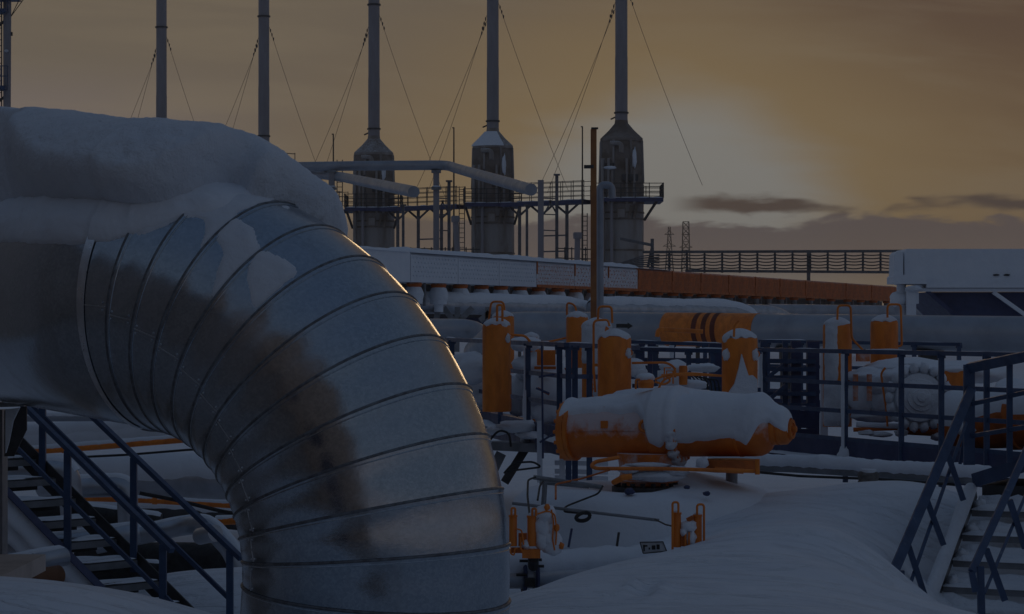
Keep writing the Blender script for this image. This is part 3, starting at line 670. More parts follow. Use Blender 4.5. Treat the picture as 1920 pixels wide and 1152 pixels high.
def tanks():
    Y = 31.5
    tank(943, 584, 700, 21, Y, 'orange tank half hidden behind the leftmost tank, wire loop over it', [[(916, 605, Y), (921, 566, Y), (944, 566, Y), (947, 590, Y)]], 0.5, lug=0)
    Y = 27
    tank(931, 598, 772, 26.5, Y, 'leftmost tall orange tank behind the blue railing', [[(932, 603, Y-.2), (932, 572, Y-.2), (942, 572, Y-.2), (942, 603, Y-.2)], [(957, 628, Y), (985, 630, Y), (994, 641, Y)]], 0.45)
    MB()
    Y = 33
    tank(1082, 585, 690, 20.5, Y, 'orange tank with snow dome left of the tall pole', [[(1063, 592, Y), (1063, 567, Y), (1078, 572, Y), (1082, 590, Y)], [(1061, 634, Y), (1030, 641, Y), (1000, 642, Y)]], 0.55, lug=0.55, lugL=0)
    Y = 29
    tank(1119, 598, 745, 28, Y, 'tank plastered white with snow at the foot of the tall pole', [[(1121, 602, Y-.3), (1122, 575, Y-.3), (1147, 575, Y-.3), (1148, 606, Y-.3)]], 0.6, coat=((-0.95, 0.35, 0.42, 0.92), (-0.2, 0.95, 0.0, 0.4)), lug=0, lugL=0)
    Y = 24.2
    tank(1152, 619, 748, 31.5, Y, 'big orange tank standing at the left of the horizontal actuator', [[(1116, 735, Y), (1113, 690, Y-.1), (1113, 601, Y-.1), (1140, 600, Y-.1), (1143, 612, Y-.1)], [(1185, 681, Y-.1), (1250, 680, Y-.2), (1266, 690, Y-.2), (1266, 708, Y-.2)]], 0.42)
    tank(1387, 619, 752, 33.5, Y, 'big orange tank standing at the right end of the actuator, snow wedge at its foot', [[(1376, 632, Y-.4), (1377, 610, Y-.4), (1385, 602, Y-.4)], [(1354, 705, Y-.2), (1310, 703, Y-.2), (1240, 704, Y-.2)]], 0.45, lugL=1)
    w = MB(); pts = [P(u, v, Y-0.25) for u, v in ((1364, 742), (1378, 720), (1386, 690), (1391, 664), (1399, 690), (1404, 705), (1412, 704), (1420, 712), (1421, 752), (1364, 752))]
    w.loft([pts, [p+V(0, 0.22, 0) for p in pts]])
    o = w.build('snow_wedge', 'snow_lump', None, 25); tag(o, 'pointed wedge of snow against the right tank of the actuator', 'snow')
    Y = 29.5
    tank(1570, 597, 800, 27, Y, 'slim orange tank half plastered with snow, behind the right railing', [[(1570, 600, Y-.2), (1571, 573, Y-.2), (1595, 573, Y-.2), (1597, 635, Y-.2), (1618, 657, Y-.3)]], 0.5, coat=((-0.75, -0.05, 0.40, 0.96), (-0.95, 0.6, 0.0, 0.42)), lug=0, lugL=0)
    Y = 30.5
    tank(1658, 592, 700, 25.8, Y, 'orange tank with a snow crown next to the slim snowy one', [[(1664, 596, Y-.2), (1664, 571, Y-.2), (1689, 571, Y-.2), (1691, 648, Y-.2), (1684, 650, Y-.2)]], 0.45, lug=0, lugL=0)
    Y = 34
    tank(996, 624, 690, 14.5, Y, 'small snow-capped orange pot behind the left railing', [], 0.75, lug=0, lugL=0)
tanks()

# ================================================================== ACTUATOR and its valve
AX0, AX1 = P(1062, 808, 23.25), P(1484, 805, 22.35)
def actuator():
    root = thing('valve_actuator', 'long horizontal orange valve actuator half buried in snow, seen in the middle', 'actuator', P(1230, 880, 22.8))
    L = np.linalg.norm(AX1-AX0); D = unit(AX1-AX0); U = V(0, 0, 1); S = unit(np.cross(D, U)); k = px(22.8)
    if S[1] > 0: S = -S
    def seg(name, prof, mat, n=40):
        return MB().lathe([(r*k, f/422.0) for r, f in prof], AX0, AX1, n).build(name, mat, root, 40)
    fl0 = seg('end_flange', [(57, 0), (57, 12)], 'orange'); seg('end_flange', [(57, 13), (57, 20)], 'orange')
    seg('cylinder', [(51, 20), (51, 168)], 'orange_frost', 48)
    seg('yoke_housing', [(52, 168), (56, 175), (56, 205), (52, 210)], 'orange_frost', 48)
    fl1 = seg('joint_flange', [(61, 210), (61, 216)], 'orange_frost'); seg('joint_flange', [(61, 217.5), (61, 224)], 'orange_frost')
    seg('spring_can', [(50, 224), (50, 358), (49, 368), (45, 377), (38, 384), (30, 388)], 'orange_frost', 48)
    seg('weld_bead', [(51, 330), (51, 334)], 'orange')
    seg('stop_cap', [(29, 386), (29, 398), (27, 398), (27, 402), (29, 402), (28, 414), (22, 420)], 'orange', 32)
    seg('cap_ring', [(18, 419), (18, 425), (12, 425), (12, 423)], 'orange', 24); seg('stop_screw', [(6, 420), (6, 431), (3, 432)], 'orange', 12)
    for f0, rr in ((6, 53), (217, 57)):                    # nuts round the flanges
        for a in np.linspace(0, 2*math.pi, 16, endpoint=False):
            c = AX0+D*L*f0/422+(math.cos(a)*U+math.sin(a)*S)*rr*k
            MB().cyl(c-D*k*11, c+D*k*11, 4.2*k, None, 6).build('stud', 'orange', fl0 if f0 < 100 else fl1, 20)
    # flat cover plate with its seam, name plate and ledge
    c0, c1 = AX0+D*L*30/422+S*51.6*k, AX0+D*L*166/422+S*51.6*k
    MB().obox(c0+U*2*k, c1+U*2*k, 3*k, 2.2*k, U).build('cover_seam', 'orange_frost', root)
    c0, c1 = AX0+D*L*38/422+U*44*k+S*30*k, AX0+D*L*160/422+U*44*k+S*30*k
    MB().obox(c0, c1, 10*k, 4*k, U).build('ledge', 'orange_dark', root)
    c = AX0+D*L*92/422+S*50.5*k+U*13*k
    MB().obox(c-D*7*k, c+D*7*k, 3*k, 14*k, U).build('name_plate', 'orange', root)
    MB().tube(arc(AX0+D*L*170/422+S*56*k+U*10*k, 10*k, 0, 2*math.pi, D, U, 15)[:-1], 3*k, 6, True).build('lifting_lug', 'orange', root)
    # snow blanket wrapped over the top
    f = np.linspace(2, 421, 130); rp = np.interp(f, [0, 20, 168, 175, 205, 212, 222, 226, 335, 350, 370, 388, 398, 414, 422], [57, 51, 51, 56, 56, 61, 61, 50, 50, 50, 49, 33, 29, 28, 20])
    fr = np.interp(f, [0, 20, 60, 150, 165, 178, 196, 206, 214, 226, 250, 290, 325, 342, 352, 362, 375, 390, 402, 421], [66, 54, 46, 52, 74, 118, 124, 112, 108, 116, 120, 114, 106, 118, 128, 112, 86, 62, 80, 104])
    th = np.interp(f, [0, 8, 40, 120, 165, 200, 230, 330, 380, 405, 421], [5, 11, 15, 18, 28, 30, 22, 18, 20, 14, 5])
    rings = []
    for i in range(len(f)):
        c = AX0+D*L*f[i]/422.0; nzf = fbm(c, 6)
        ring = []
        for q in np.linspace(0, 1, 26):
            a = math.radians(-95+(95+fr[i]+6*nzf)*q); w = (math.sin(math.pi*min(q*1.02, 1))**0.5 if q < 0.9 else max(0, (1-q)/0.1)**0.6*0.75)
            e = 1.0 if 0 < i < len(f)-1 else 0.2
            rr = (rp[i]-1.0+th[i]*w*e*(0.40+0.60*max(0, math.cos(a*0.8)))*(1+0.2*fbm(c+V(q, 0, 0), 4)))*k
            ring.append(c+rr*(math.cos(a)*U+math.sin(a)*S))
        rings.append(ring)
    MB().loft(rings, False, False).build('snow_blanket', 'snow', root, 180)
    for a in np.linspace(95, 175, 5):                      # snow caught on the joint studs
        a = math.radians(a); c = AX0+D*L*218/422+(math.cos(a)*U+math.sin(a)*S)*60*k
        MB().blob(c, (11*k, 9*k, 9*k), a*3, 0.4).build('snow_clump', 'snow_lump', root, 180)
    for (u, v, dY, a, b, c) in ((1240, 748, .75, 110, 60, 24), (1300, 752, .75, 100, 60, 22), (1370, 760, .75, 70, 50, 22), (1180, 752, .7, 60, 50, 16)):
        MB().blob(P(u, v, 22.8+dY), (a*k, b*k, c*k), u*.7, 0.15, 28, 14).build('snow_heap', 'snow', root, 180)
    # mounting neck, lower plate, return tube
    n0 = AX0+D*L*150/422
    MB().lathe([(56*k, 0), (50*k, 0.3), (56*k, 1)], P(1213, 903, 22.8), P(1213, 850, 22.8), 32).build('mounting_neck', 'orange_frost', root)
    MB().lathe([(66*k, 0), (66*k, 1)], P(1216, 908, 22.8), P(1216, 900, 22.8), 36).build('mounting_flange', 'orange_frost', root)
    MB().lathe([(50*k, 0), (50*k, 1)], P(1370, 884, 22.5), P(1370, 862, 22.5), 32).build('drain_pan', 'orange_dark', root)
    tb = [P(1160, 858, 22.5), P(1116, 866, 22.4), P(1108, 874, 22.3), P(1118, 879, 22.2), P(1240, 879, 22.1), P(1415, 884, 21.9)]
    MB().tube(fillet(tb, 0.05, 6), 3.6*k, 10).build('return_tube', 'orange', root)
    MB().cyl(P(1420, 890, 21.9), P(1420, 861, 21.9), 4.5*k, None, 10).build('tube_fitting', 'orange', root)
    MB().obox(P(1340, 881, 22.0), P(1394, 884, 21.95), 0.03, 9*k).build('tube_clip', 'orange', root)
    for (u, v, a, c) in ((1230, 894, 58, 9), (1180, 880, 22, 8), (1268, 884, 24, 10), (1214, 872, 40, 5)): MB().blob(P(u, v, 22.36), (a*k, 22*k, c*k), u*.3, .3).build('snow_clump', 'snow_lump', root, 180)
    MB().blob(P(1316, 868, 22.3), (12*k, 14*k, 10*k), 2.0, 0.3).build('snow_clump', 'snow', root, 180)
    # small bits on top: filter bowl, bent tubes
    MB().lathe([(14*k, 0), (16*k, .5), (10*k, 1)], P(1211, 728, 22.9), P(1211, 707, 22.9), 20).build('filter_bowl', 'orange', root)
    MB().blob(P(1211, 708, 22.9), (17*k, 15*k, 9*k), 5.0, 0.2).build('snow_cap', 'snow', root, 180)
    for pth in ([(1192, 730), (1192, 712), (1200, 712)], [(1228, 716), (1246, 722), (1258, 714), (1250, 704), (1238, 708)], [(1235, 728), (1244, 712), (1262, 706), (1266, 690)], [(1228, 712), (1252, 702), (1300, 700), (1354, 705)]):
        MB().tube(fillet([P(u, v, 22.8) for u, v in pth], 0.06, 5), 2.0*k, 8).build('tubing', 'orange', root)
    return root
actuator()

def valve_body():
    c = P(1212, 905, 22.9); g = gz(c[0], c[1])
    root = thing('ball_valve', 'snow-smothered ball valve body under the orange actuator', 'valve', V(c[0], c[1], 0.6))
    k = px(22.9)
    # snow cone over the buried body
    rings = []; nn = 72
    for r, z in ((272, 0.45), (272, 0.8), (268, 1.15), (262, 1.40), (250, 1.55), (230, 1.62), (200, 1.66), (160, 1.66), (125, 1.64), (95, 1.62), (72, 1.58), (50, 1.56)):
        ring = []
        for j in range(nn):
            th = 2*math.pi*j/nn; d = V(math.cos(th), math.sin(th), 0); q = V(c[0], c[1], 0)+d*r*k*(0.98+0.05*mnoise.noise(Vector((d[0]*1.5, d[1]*1.5, z*1.3))))
            zz = z+0.03*mnoise.noise(Vector((q[0]*2, q[1]*2, 3)))
            if r < 190 and d[0] > 0: zz += 0.34*d[0]*(1-r/190)
            ring.append(V(q[0], q[1], zz))
        rings.append(ring)
    MB().loft(rings, True, True).build('snow_mantle', 'snow', root, 70)
    MB().lathe([(64*k, 0), (64*k, 1)], P(1212, 926, 22.6), P(1212, 912, 22.6), 36).build('bonnet_flange', 'steel_dark', root)
    for a in np.linspace(0, 2*math.pi, 18, endpoint=False):
        b = P(1212, 912, 22.6)+V(math.cos(a), math.sin(a), 0)*56*k; MB().cyl(b-V(0, 0, 0.03), b+V(0, 0, .04), 5*k, None, 6).build('bolt', 'black', root, 20)
    for (u, v, rr) in ((1325, 926, 7), (1250, 954, 10), (1180, 922, 10), (1288, 914, 6)):
        MB().blob(P(u, v, 21.85), (rr*k, 8*k, rr*k*0.6), u*.1, 0.3, 12, 8).build('bared_bolt', 'blue_dark', root, 180)
    MB().cyl(P(1372, 925, 22.9), P(1372, 878, 22.9), 11*k, None, 18).build('vent_stub', 'steel', root)
    lever = [P(1150, 905, 22.2), P(1168, 896, 22.1), P(1185, 893, 22.1)]
    MB().tube(lever, [5*k, 6*k, 5*k], 8).build('stop_lever', 'orange', root)
    return root
valve_body()

def hand_pump(u, v, Y, label, full):
    """pair of oil cylinders with goosenecks and a valve block"""
    k = px(Y); o = P(u, v, Y); root = thing('oil_pump', label, 'pump', o)
    q = lambda du, dv, dY=0.0: P(u+du, v+dv, Y+dY)
    if full:
        cyls = ((6, -85, -28, 7.5), (41, -84, -28, 8.5)); goose = ((6, -85, 4), (45, -84, 3))
    else:
        cyls = ((11, -72, -8, 8), (50, -68, -8, 8)); goose = ((11, -72, -8), (52, -68, 10))
    for (du, d0, d1, r) in cyls:
        MB().lathe([(r*k, 0), (r*k, .92), (r*k*0.8, 1)], q(du, d1), q(du, d0), 18).build('oil_cylinder', 'orange', root)
        MB().lathe([(r*k*1.12, 0), (r*k*1.12, 1)], q(du, d0+3), q(du, d0-1), 18).build('cylinder_cap', 'orange', root)
        MB().blob(q(du, d0-2), (r*k*0.9, r*k, 4*k), du, 0.3, 10, 7).build('snow_cap', 'snow', root, 180)
    for (du, d0, side) in goose:
        if full: pts = [q(du-3, d0, -.05), q(du-3, d0-14, -.05), q(du+4, d0-14, -.05), q(du+4, d0, -.05)]
        else: pts = [q(du+3*np.sign(side)*-1, d0, -.05), q(du-3*np.sign(side), d0-20, -.05), q(du+side, d0-20, -.05), q(du+side, -2, -.05)]
        MB().tube(fillet(pts, 7*k, 7), 2.2*k, 8).build('gooseneck', 'orange', root)
    if full:
        MB().box(q(40, -14), (34*k, 26*k, 16*k)).build('valve_block', 'orange', root); MB().box(q(24, -40, .03), (16*k, 14*k, 24*k)).build('bracket', 'orange_dark', root)
        MB().box(q(15, -20, .02), (26*k, 12*k, 10*k)).build('manifold', 'orange_dark', root)
        for pth in ([(0, -28), (1, -14), (8, -10), (9, -22), (14, -24)], [(20, -45), (20, -22), (28, -8)], [(12, -60), (22, -58), (26, -30)], [(52, -88), (70, -94), (84, -88), (88, -60), (86, -30)], [(78, -96), (82, -75), (80, -40), (84, -20)]):
            MB().tube(fillet([q(a, b, -.04) for a, b in pth], 6*k, 5), 1.7*k, 6).build('tubing', 'orange', root)
        for (a, b, r1, r2) in ((66, -86, 22, 18), (62, -62, 16, 26), (78, -40, 20, 18), (80, -28, 20, 18), (60, -40, 14, 22), (30, -30, 8, 10)):
            MB().blob(q(a, b, .02), (r1*k, 15*k, r2*k), a+b, 0.3).build('snow_clump', 'snow', root, 180)
        for (a, b) in ((70, -100), (88, -62), (96, -28)):
            MB().blob(q(a, b, -.02), (6*k, 6*k, 7*k), a, 0.3, 10, 7).build('fitting', 'orange', root, 180)
        MB().obox(q(50, -66), q(58, -82), 8*k, 8*k).build('lever', 'steel', root)
    else:
        MB().box(q(29, -22), (22*k, 14*k, 24*k)).build('valve_block', 'orange_dark', root)
        MB().obox(q(42, -64, -.03), q(30, -58, -.03), 8*k, 8*k).build('lever', 'orange_dark', root)
        for (a, b, r1, r2) in ((34, -46, 15, 12), (38, -26, 10, 14), (24, -36, 7, 8)):
            MB().blob(q(a, b, -.02), (r1*k, 12*k, r2*k), a+b, 0.3).build('snow_clump', 'snow', root, 180)
        MB().tube([q(27, -34, -.06), q(27, -10, -.06)], 2*k, 6).build('tubing', 'orange', root); MB().tube([q(34, -36, -.06), q(34, -10, -.06)], 2*k, 6).build('tubing', 'orange', root)
hand_pump(956, 1052, 19.6, 'orange twin-cylinder oil pump caked with snow, next to the big pipe', True)
hand_pump(1258, 1034, 19.2, 'small orange twin-cylinder oil pump poking out of the drift', False)

def pit_items():
    # clamped pipe behind the drift
    root = pipe_run('clamped_pipe', 'snow-covered pipe with two dark bolted clamps, next to the big pipe', [P(860, 1082, 20.2), P(1010, 1082, 20.2), P(1260, 1062, 20.8)], 0.10, 'pipe_clad', snow=0.10, front=62)
    for u in (982, 1005):
        c = P(u, 1082, 20.2); MB().tube(arc(c, 0.135, 0, 2*math.pi, V(0.12, -0.99, 0), V(0, 0, 1), 25)[:-1], 0.018, 8, True).build('clamp', 'blue_dark', root)
    for (u, v) in ((984, 1052), (1006, 1050), (1010, 1062), (978, 1078), (1000, 1108)):
        MB().cyl(P(u-10, v, 20.05), P(u+10, v, 20.05), 0.012, None, 8).build('clamp_bolt', 'black', root)
    MB().box(P(993, 1092, 20.02), (0.09, 0.05, 0.07)).build('clamp_lug', 'black', root)
    MB().cyl(P(1000, 1062, 20.0), P(1000, 1046, 19.8), 0.045, None, 14).build('branch', 'black', root)
    # conduits and cables in front of the valve
    pipe_run('conduit', 'long thin grey conduit slung in front of the snowy valve', [P(960, 944, 20.6), P(1060, 955, 20.6), P(1236, 976, 20.6)], 0.014, 'steel', n=10)
    r = thing('pipe_rack', 'small galvanised tube rack on the snowy valve, left of the actuator', 'rack', P(1020, 960, 21.6))
    for a, b in (((1000, 895), (1130, 914)), ((1012, 904), (1104, 912))): MB().tube([P(*a, 21.6), P(*b, 21.6)], 0.022, 10).build('tube', 'steel', r)
    MB().tube([P(1022, 903, 21.6), P(1019, 950, 21.6)], 0.024, 10).build('leg', 'steel', r)
    k = 0.009
    pipe_run('cable', 'black cable looping down over the conduit from the tube rack', [P(1130, 912, 21.4), P(1122, 926, 21.3), P(1060, 950, 20.9), P(1058, 960, 20.5), P(1082, 962, 20.45), P(1100, 964, 20.45)], k, 'black', 'cable', n=8, rad=0.1)
    pipe_run('cable', 'black cable arched over the oil pump by the big pipe', [P(1004, 895, 21.4), P(990, 900, 21.2), P(989, 930, 20.6), P(993, 966, 20.0)], k, 'black', 'cable', n=8, rad=0.08)
    pipe_run('cable', 'second black cable dropping to the oil pump from the tube rack', [P(1018, 903, 21.4), P(1012, 912, 21.2), P(1008, 938, 20.6)], k, 'black', 'cable', n=8, rad=0.08)
    pipe_run('cable', 'orange cable running from the actuator neck down to the oil pump', [P(1148, 880, 22.2), P(1090, 898, 21.8), P(1042, 908, 21.3), P(1042, 936, 20.4)], k, 'orange_dark', 'cable', n=8, rad=0.08)
    pipe_run('cable', 'short black cable from the conduit end to the small oil pump', [P(1228, 974, 20.5), P(1248, 984, 19.9), P(1262, 987, 19.4)], 0.007, 'black', 'cable', n=8)
    c = P(1093, 969, 20.4); o = MB().tube([c+V(0.058*math.cos(t), -0.02+0.02*math.sin(t*2), 0.034*math.sin(t)+0.01*math.cos(t)) for t in np.linspace(0, 2*math.pi, 20, endpoint=False)], 0.017, 8, True).build('cable_coil', 'black'); tag(o, 'small coil of dark hose under the thin conduit', 'hose')
    pipe_run('hose', 'black hose looping out from under the left platform beside the big pipe', [P(900, 848, 26.3), P(935, 806, 26.3), P(955, 812, 26.2), P(958, 838, 26.2)], 0.012, 'black', 'hose', n=8, rad=.2)
    pipe_run('hose', 'loose black hose lying under the left platform braces', [P(945, 888, 25.5), P(962, 868, 25.5), P(1000, 866, 25.5), P(1016, 876, 25.5), P(950, 884, 25.4)], 0.011, 'black', 'hose', n=8, rad=.12)
    # warning plate on the valve
    root = thing('sign_plate', 'small tilted plate with dark lettering half sunk in the drift', 'sign', P(1225, 1032, 19.9))
    g = [P(u, v, 19.9) for u, v in ((1200, 1017), (1243, 1016), (1250, 1034), (1206, 1038))]; MB().loft([g, [p+V(0, 0.01, 0) for p in g]]).build('plate', 'sign', root, 20)
    for i in range(4): MB().obox(g[i]-V(0, 0.004, 0), g[(i+1) % 4]-V(0, 0.004, 0), 0.008, 0.008, (0, 1, 0)).build('border', 'steel_dark', root)
    for (u0, u1, v, h) in ((1206, 1209, 1028, 12), (1206, 1214, 1024, 3), (1222, 1229, 1027, 8), (1231, 1237, 1026, 9), (1216, 1219, 1029, 4)):
        MB().obox(P(u0, v, 19.88), P(u1, v-.2, 19.88), 0.004, h*px(19.9)).build('letter', 'black', root)
    # dark streaks where posts show through the snow
    for i, (u, v0, v1, w, lab) in enumerate(((1070, 992, 1026, 0.03, 'short dark blue post stub below the cable coil'), (1158, 1000, 1044, 0.10, 'dark grating plate showing through the snow below the conduit'))):
        o = MB().obox(P(u+2, v0, 20.75), P(u-4, v1, 20.7), w, 0.02, (1, 0, 0)).build(('post_stub', 'grating_plate')[i], ('blue_dark', 'steel_dark')[i]); tag(o, lab, ('post', 'grating')[i])
pit_items()

# ================================================================== BLUE RAILINGS AND PLATFORMS
def railing(name, label, A, B, drop, posts, mids=(0.38, 0.72), toe=(0.0, 0.0), mat='blue', bar=0.05, post_w=0.06, plaster=(), ext=0.0, group='blue platform railings', cap=True, toe_snow=True):
    """railing between top-rail ends A and B; drop = height over the deck; posts at picture columns"""
    A, B = np.asarray(A, float), np.asarray(B, float); root = thing(name, label, 'railing', A-V(0, 0, drop), group); D = unit(B-A); S = unit(np.cross(D, V(0, 0, 1)))
    MB().obox(A, B, bar*1.15, bar).build('top_rail', mat, root, 20)
    snow_strip(A+V(0, 0, bar*.5), B+V(0, 0, bar*.5), bar, .022, root, 'snow_lump', seed=A[0]*3.3, gaps=.42)
    for m in mids: MB().obox(A-V(0, 0, drop*m), B-V(0, 0, drop*m), bar*0.35, bar).build('mid_rail', mat, root, 20)
    if toe[1]:
        z = drop-(toe[0]+toe[1]/2); MB().obox(A-V(0, 0, z), B-V(0, 0, z), 0.012, toe[1]).build('toe_board', 'blue_dark', root, 20)
    for i, u in enumerate(posts):
        t = at_u(A, B, u); c = A+(B-A)*t
        po = MB().obox(c-V(0, 0, drop+ext), c-V(0, 0, bar*0.5), post_w, post_w, (1, 0, 0)).build('post', mat, root, 20)
        MB().box(c-V(0, 0, bar*0.6)+D*0.0, (post_w*1.6, 0.02, 0.05)).build('post_gusset', mat, po, 20)
        if i in plaster:
            b = MB(); rings = []
            for q in np.linspace(0, 1, 24):
                z = c-V(0, 0, bar*0.6+(drop-bar)*q); kk = 1+0.5*fbm(z, 7); f_ = -S if S[1] > 0 else S
                rings.append([z-D*post_w*0.55*kk+f_*post_w*0.45, z-D*post_w*0.5*kk+f_*(post_w*0.55+0.015*kk), z+D*post_w*0.3*kk+f_*(post_w*0.55+0.018*kk), z+D*post_w*0.5*kk+f_*post_w*0.45])
            b.loft(rings, False, False).build('snow_plaster', 'snow', po, 180)
            MB().blob(c-V(0, 0, drop+0.02), (0.10, 0.09, 0.16), u*.3, 0.4).build('snow_clump', 'snow', po, 180)
    return root
def deck(name, label, corners, th=0.16, mat='blue_dark', snow=0.04, cat='platform'):
    """platform slab with snow along its edges; corners: world points of the top"""
    c = [np.asarray(p, float) for p in corners]; root = thing(name, label, cat, c[0]-V(0, 0, th))
    MB().loft([[p-V(0, 0, th) for p in c], c]).build('deck', mat, root, 20)
    if snow:
        for i in range(len(c)):
            p, q = c[i], c[(i+1) % len(c)]
            if np.linalg.norm(q-p) > 0.3: snow_strip(p, q, 0.25, snow, root, seed=i*3.1+p[0], gaps=0.1)
    return root
def railings():
    # right platform, the long railing in front of the snowed valves
    A, B = P(1424, 656, 30.6), P(2060, 669, 24.0); B[2] = A[2]
    railing('platform_railing', 'long blue railing with toe board across the right half', A, B, 1.26, (1431, 1585, 1690, 1765, 1850, 1930), (0.30, 0.565, 0.83), (0.0, 0.21), plaster=(0, 1), post_w=0.058, ext=0.30)
    deck('platform', 'snowy edge of the steel platform under the right railing', [A-V(0, 0, 1.28), B-V(0, 0, 1.28), B+V(1.5, 3, -1.28), A+V(0.6, 3, -1.28)])
    p = pipe_run('snowed_beam', 'long white snow-laden pipe low under the right platform', [P(1330, 874, 27.5), P(1480, 876, 27), P(1860, 900, 24.8)], 0.06, 'steel', snow=0.07, front=80)
    MB().obox(P(1701, 908, 25.9), P(1701, 880, 25.9), 0.06, 0.06, (1, 0, 0)).build('leg', 'steel_dark', p)
    pipe_run('cable', 'black cable strung low behind the drift, right of the actuator', [P(1424, 886, 25.2), P(1500, 893, 25.2), P(1650, 899, 25.2), P(1800, 910, 25.2)], 0.014, 'black', 'cable', n=8)
    # left platform: rail coming nearer to the right
    A, B = P(838, 637, 33.2), P(1062, 647, 25.6)
    railing('platform_railing', 'blue railing left of the actuator, running behind the leftmost tank', A, B, 1.02, (848, 938, 990, 1049), (0.33, 0.63), (0.0, 0.13), plaster=(2,), post_w=0.062, ext=0.10)
    deck('platform', 'snow-heaped steel platform below the left railing', [A-V(0, 0, 1.04), B-V(0, 0, 1.04), B+V(0.3, 4, -1.04), A+V(0.2, 4, -1.04)], snow=0.07)
    A2 = P(1062, 647, 25.6); B2 = P(1196, 655, 27.6); B2[2] = A2[2]-0.05
    railing('platform_railing', 'short blue railing with paired posts beside the big orange tank', A2, B2, 1.02, (1066, 1078, 1105), (0.33, 0.63), (0.0, 0.2), plaster=(), post_w=0.062, ext=0.5)
    # golden-topped railing behind the actuator
    A, B = P(1186, 655, 29.5), P(1426, 660, 28.4)
    railing('platform_railing', 'blue railing behind the actuator, its top rail catching the low sun', A, B, 1.25, (1196, 1228, 1291, 1336, 1408), (0.36, 0.68), (0.0, 0.2))
    # second line of railings further back
    A, B = P(1178, 641, 37), P(1352, 647, 36)
    railing('platform_railing', 'far blue railing below the orange pipe band', A, B, 1.1, (1204, 1262, 1322), (0.35, 0.7), (0, 0.2), plaster=(1,))
    A, B = P(1424, 640, 38), P(1802, 646, 35.5)
    railing('platform_railing', 'far blue railing below the big grey pipe, right side', A, B, 1.1, (1440, 1502, 1530, 1660, 1714, 1798), (0.35, 0.7), (0, 0.2))
    A, B = P(836, 668, 36), P(960, 672, 37)
    railing('platform_railing', 'low far blue railing left of the leftmost tank', A, B, 0.8, (850, 900, 950), (0.5,), (0, 0.15))
    # ladder-like frame of blue steel at the platform corner
    r = thing('steel_lattice', 'blue steel lattice frame between actuator and slim tank', 'frame', P(1480, 840, 32))
    for u, w in ((1432, .09), (1472, .07), (1492, .13), (1524, .16)): MB().obox(P(u, 842, 32), P(u, 640, 32), w, w, (1, 0, 0)).build('upright', 'blue_dark' if u > 1480 else 'blue', r, 20)
    for v in (677, 692, 708, 738, 760): MB().obox(P(1425, v, 31.9), P(1530, v+1, 31.9), 0.03, 0.06).build('rung', 'blue', r, 20)
    MB().obox(P(1442, 706, 31.8), P(1468, 686, 31.8), 0.04, 0.05).build('brace', 'blue', r, 20); MB().obox(P(1440, 752, 31.8), P(1474, 722, 31.8), 0.04, 0.05).build('brace', 'blue', r, 20)
    MB().obox(P(1430, 780, 31.7), P(1528, 782, 31.7), 0.03, 0.30).build('plate', 'blue_dark', r, 20); MB().obox(P(1478, 822, 31.0), P(1530, 823, 31.0), 0.05, 0.25).build('plate', 'blue_dark', r, 20)
    MB().blob(P(1508, 766, 31.6), (0.07, 0.05, 0.03), 4, 0.3).build('snow_clump', 'snow', r, 180); MB().blob(P(1498, 835, 30.4), (0.17, 0.12, 0.09), 7, 0.3).build('snow_clump', 'snow_lump', r, 180)
    MB().obox(P(1545, 838, 31), P(1545, 650, 31), 0.09, 0.09, (1, 0, 0)).build('white_upright', 'snow', r, 20)
    r = thing('steel_lattice', 'dark blue steel posts and plates behind the small actuator tubing', 'frame', P(1270, 800, 33))
    for u, w in ((1203, .08), (1222, .11), (1336, .10), (1348, .12)): MB().obox(P(u, 820, 33), P(u, 645, 33), w, w, (1, 0, 0)).build('upright', 'blue_dark', r, 20)
    for v in (676, 690, 716): MB().obox(P(1196, v, 33.3), P(1352, v+1, 33.3), 0.03, 0.07).build('beam', 'blue', r, 20)
    # legs and trusses below the left platform
    r = thing('platform_trestle', 'snow-plastered legs and sloping braces under the left platform', 'frame', P(1000, 890, 27.5))
    for u in (1054, 1012): MB().obox(P(u, 905, 26.5), P(u, 790, 26.5), 0.085, 0.06, (1, 0, 0)).build('leg', 'snow', r, 20)
    MB().obox(P(940, 850, 28), P(908, 915, 28), 0.06, 0.12, (1, 0, 0)).build('brace', 'steel', r, 20); MB().obox(P(985, 842, 28), P(946, 905, 28), 0.05, 0.10, (1, 0, 0)).build('brace', 'steel_dark', r, 20)
    for v in (868, 884, 896): MB().obox(P(1040, v, 26.7), P(1140, v+2, 26.7), 0.04, 0.05).build('crossbar', 'snow', r, 20)
    MB().obox(P(920, 835, 28), P(1075, 842, 27), 0.3, 0.10).build('beam', 'steel', r, 20)
    for (u, v, a, b) in ((930, 808, .14, .05), (975, 800, .26, .07), (1000, 815, .2, .05), (1045, 828, .2, .05)):
        MB().blob(P(u, v, 27.3), (a, .15, b), u*.2, 0.35).build('snow_clump', 'snow_lump', r, 180)
    r = thing('lever_rods', 'thin dark blue lever rods by the left platform posts', 'lever', P(1040, 800, 25.4))
    for a, b in (((1012, 830), (1056, 802)), ((1010, 707), (1040, 702)), ((1005, 728), (1030, 738)), ((1016, 634 + 14), (1018, 860))): MB().tube([P(*a, 25.3), P(*b, 25.3)], 0.011, 8).build('rod', 'blue_dark', r)
railings()

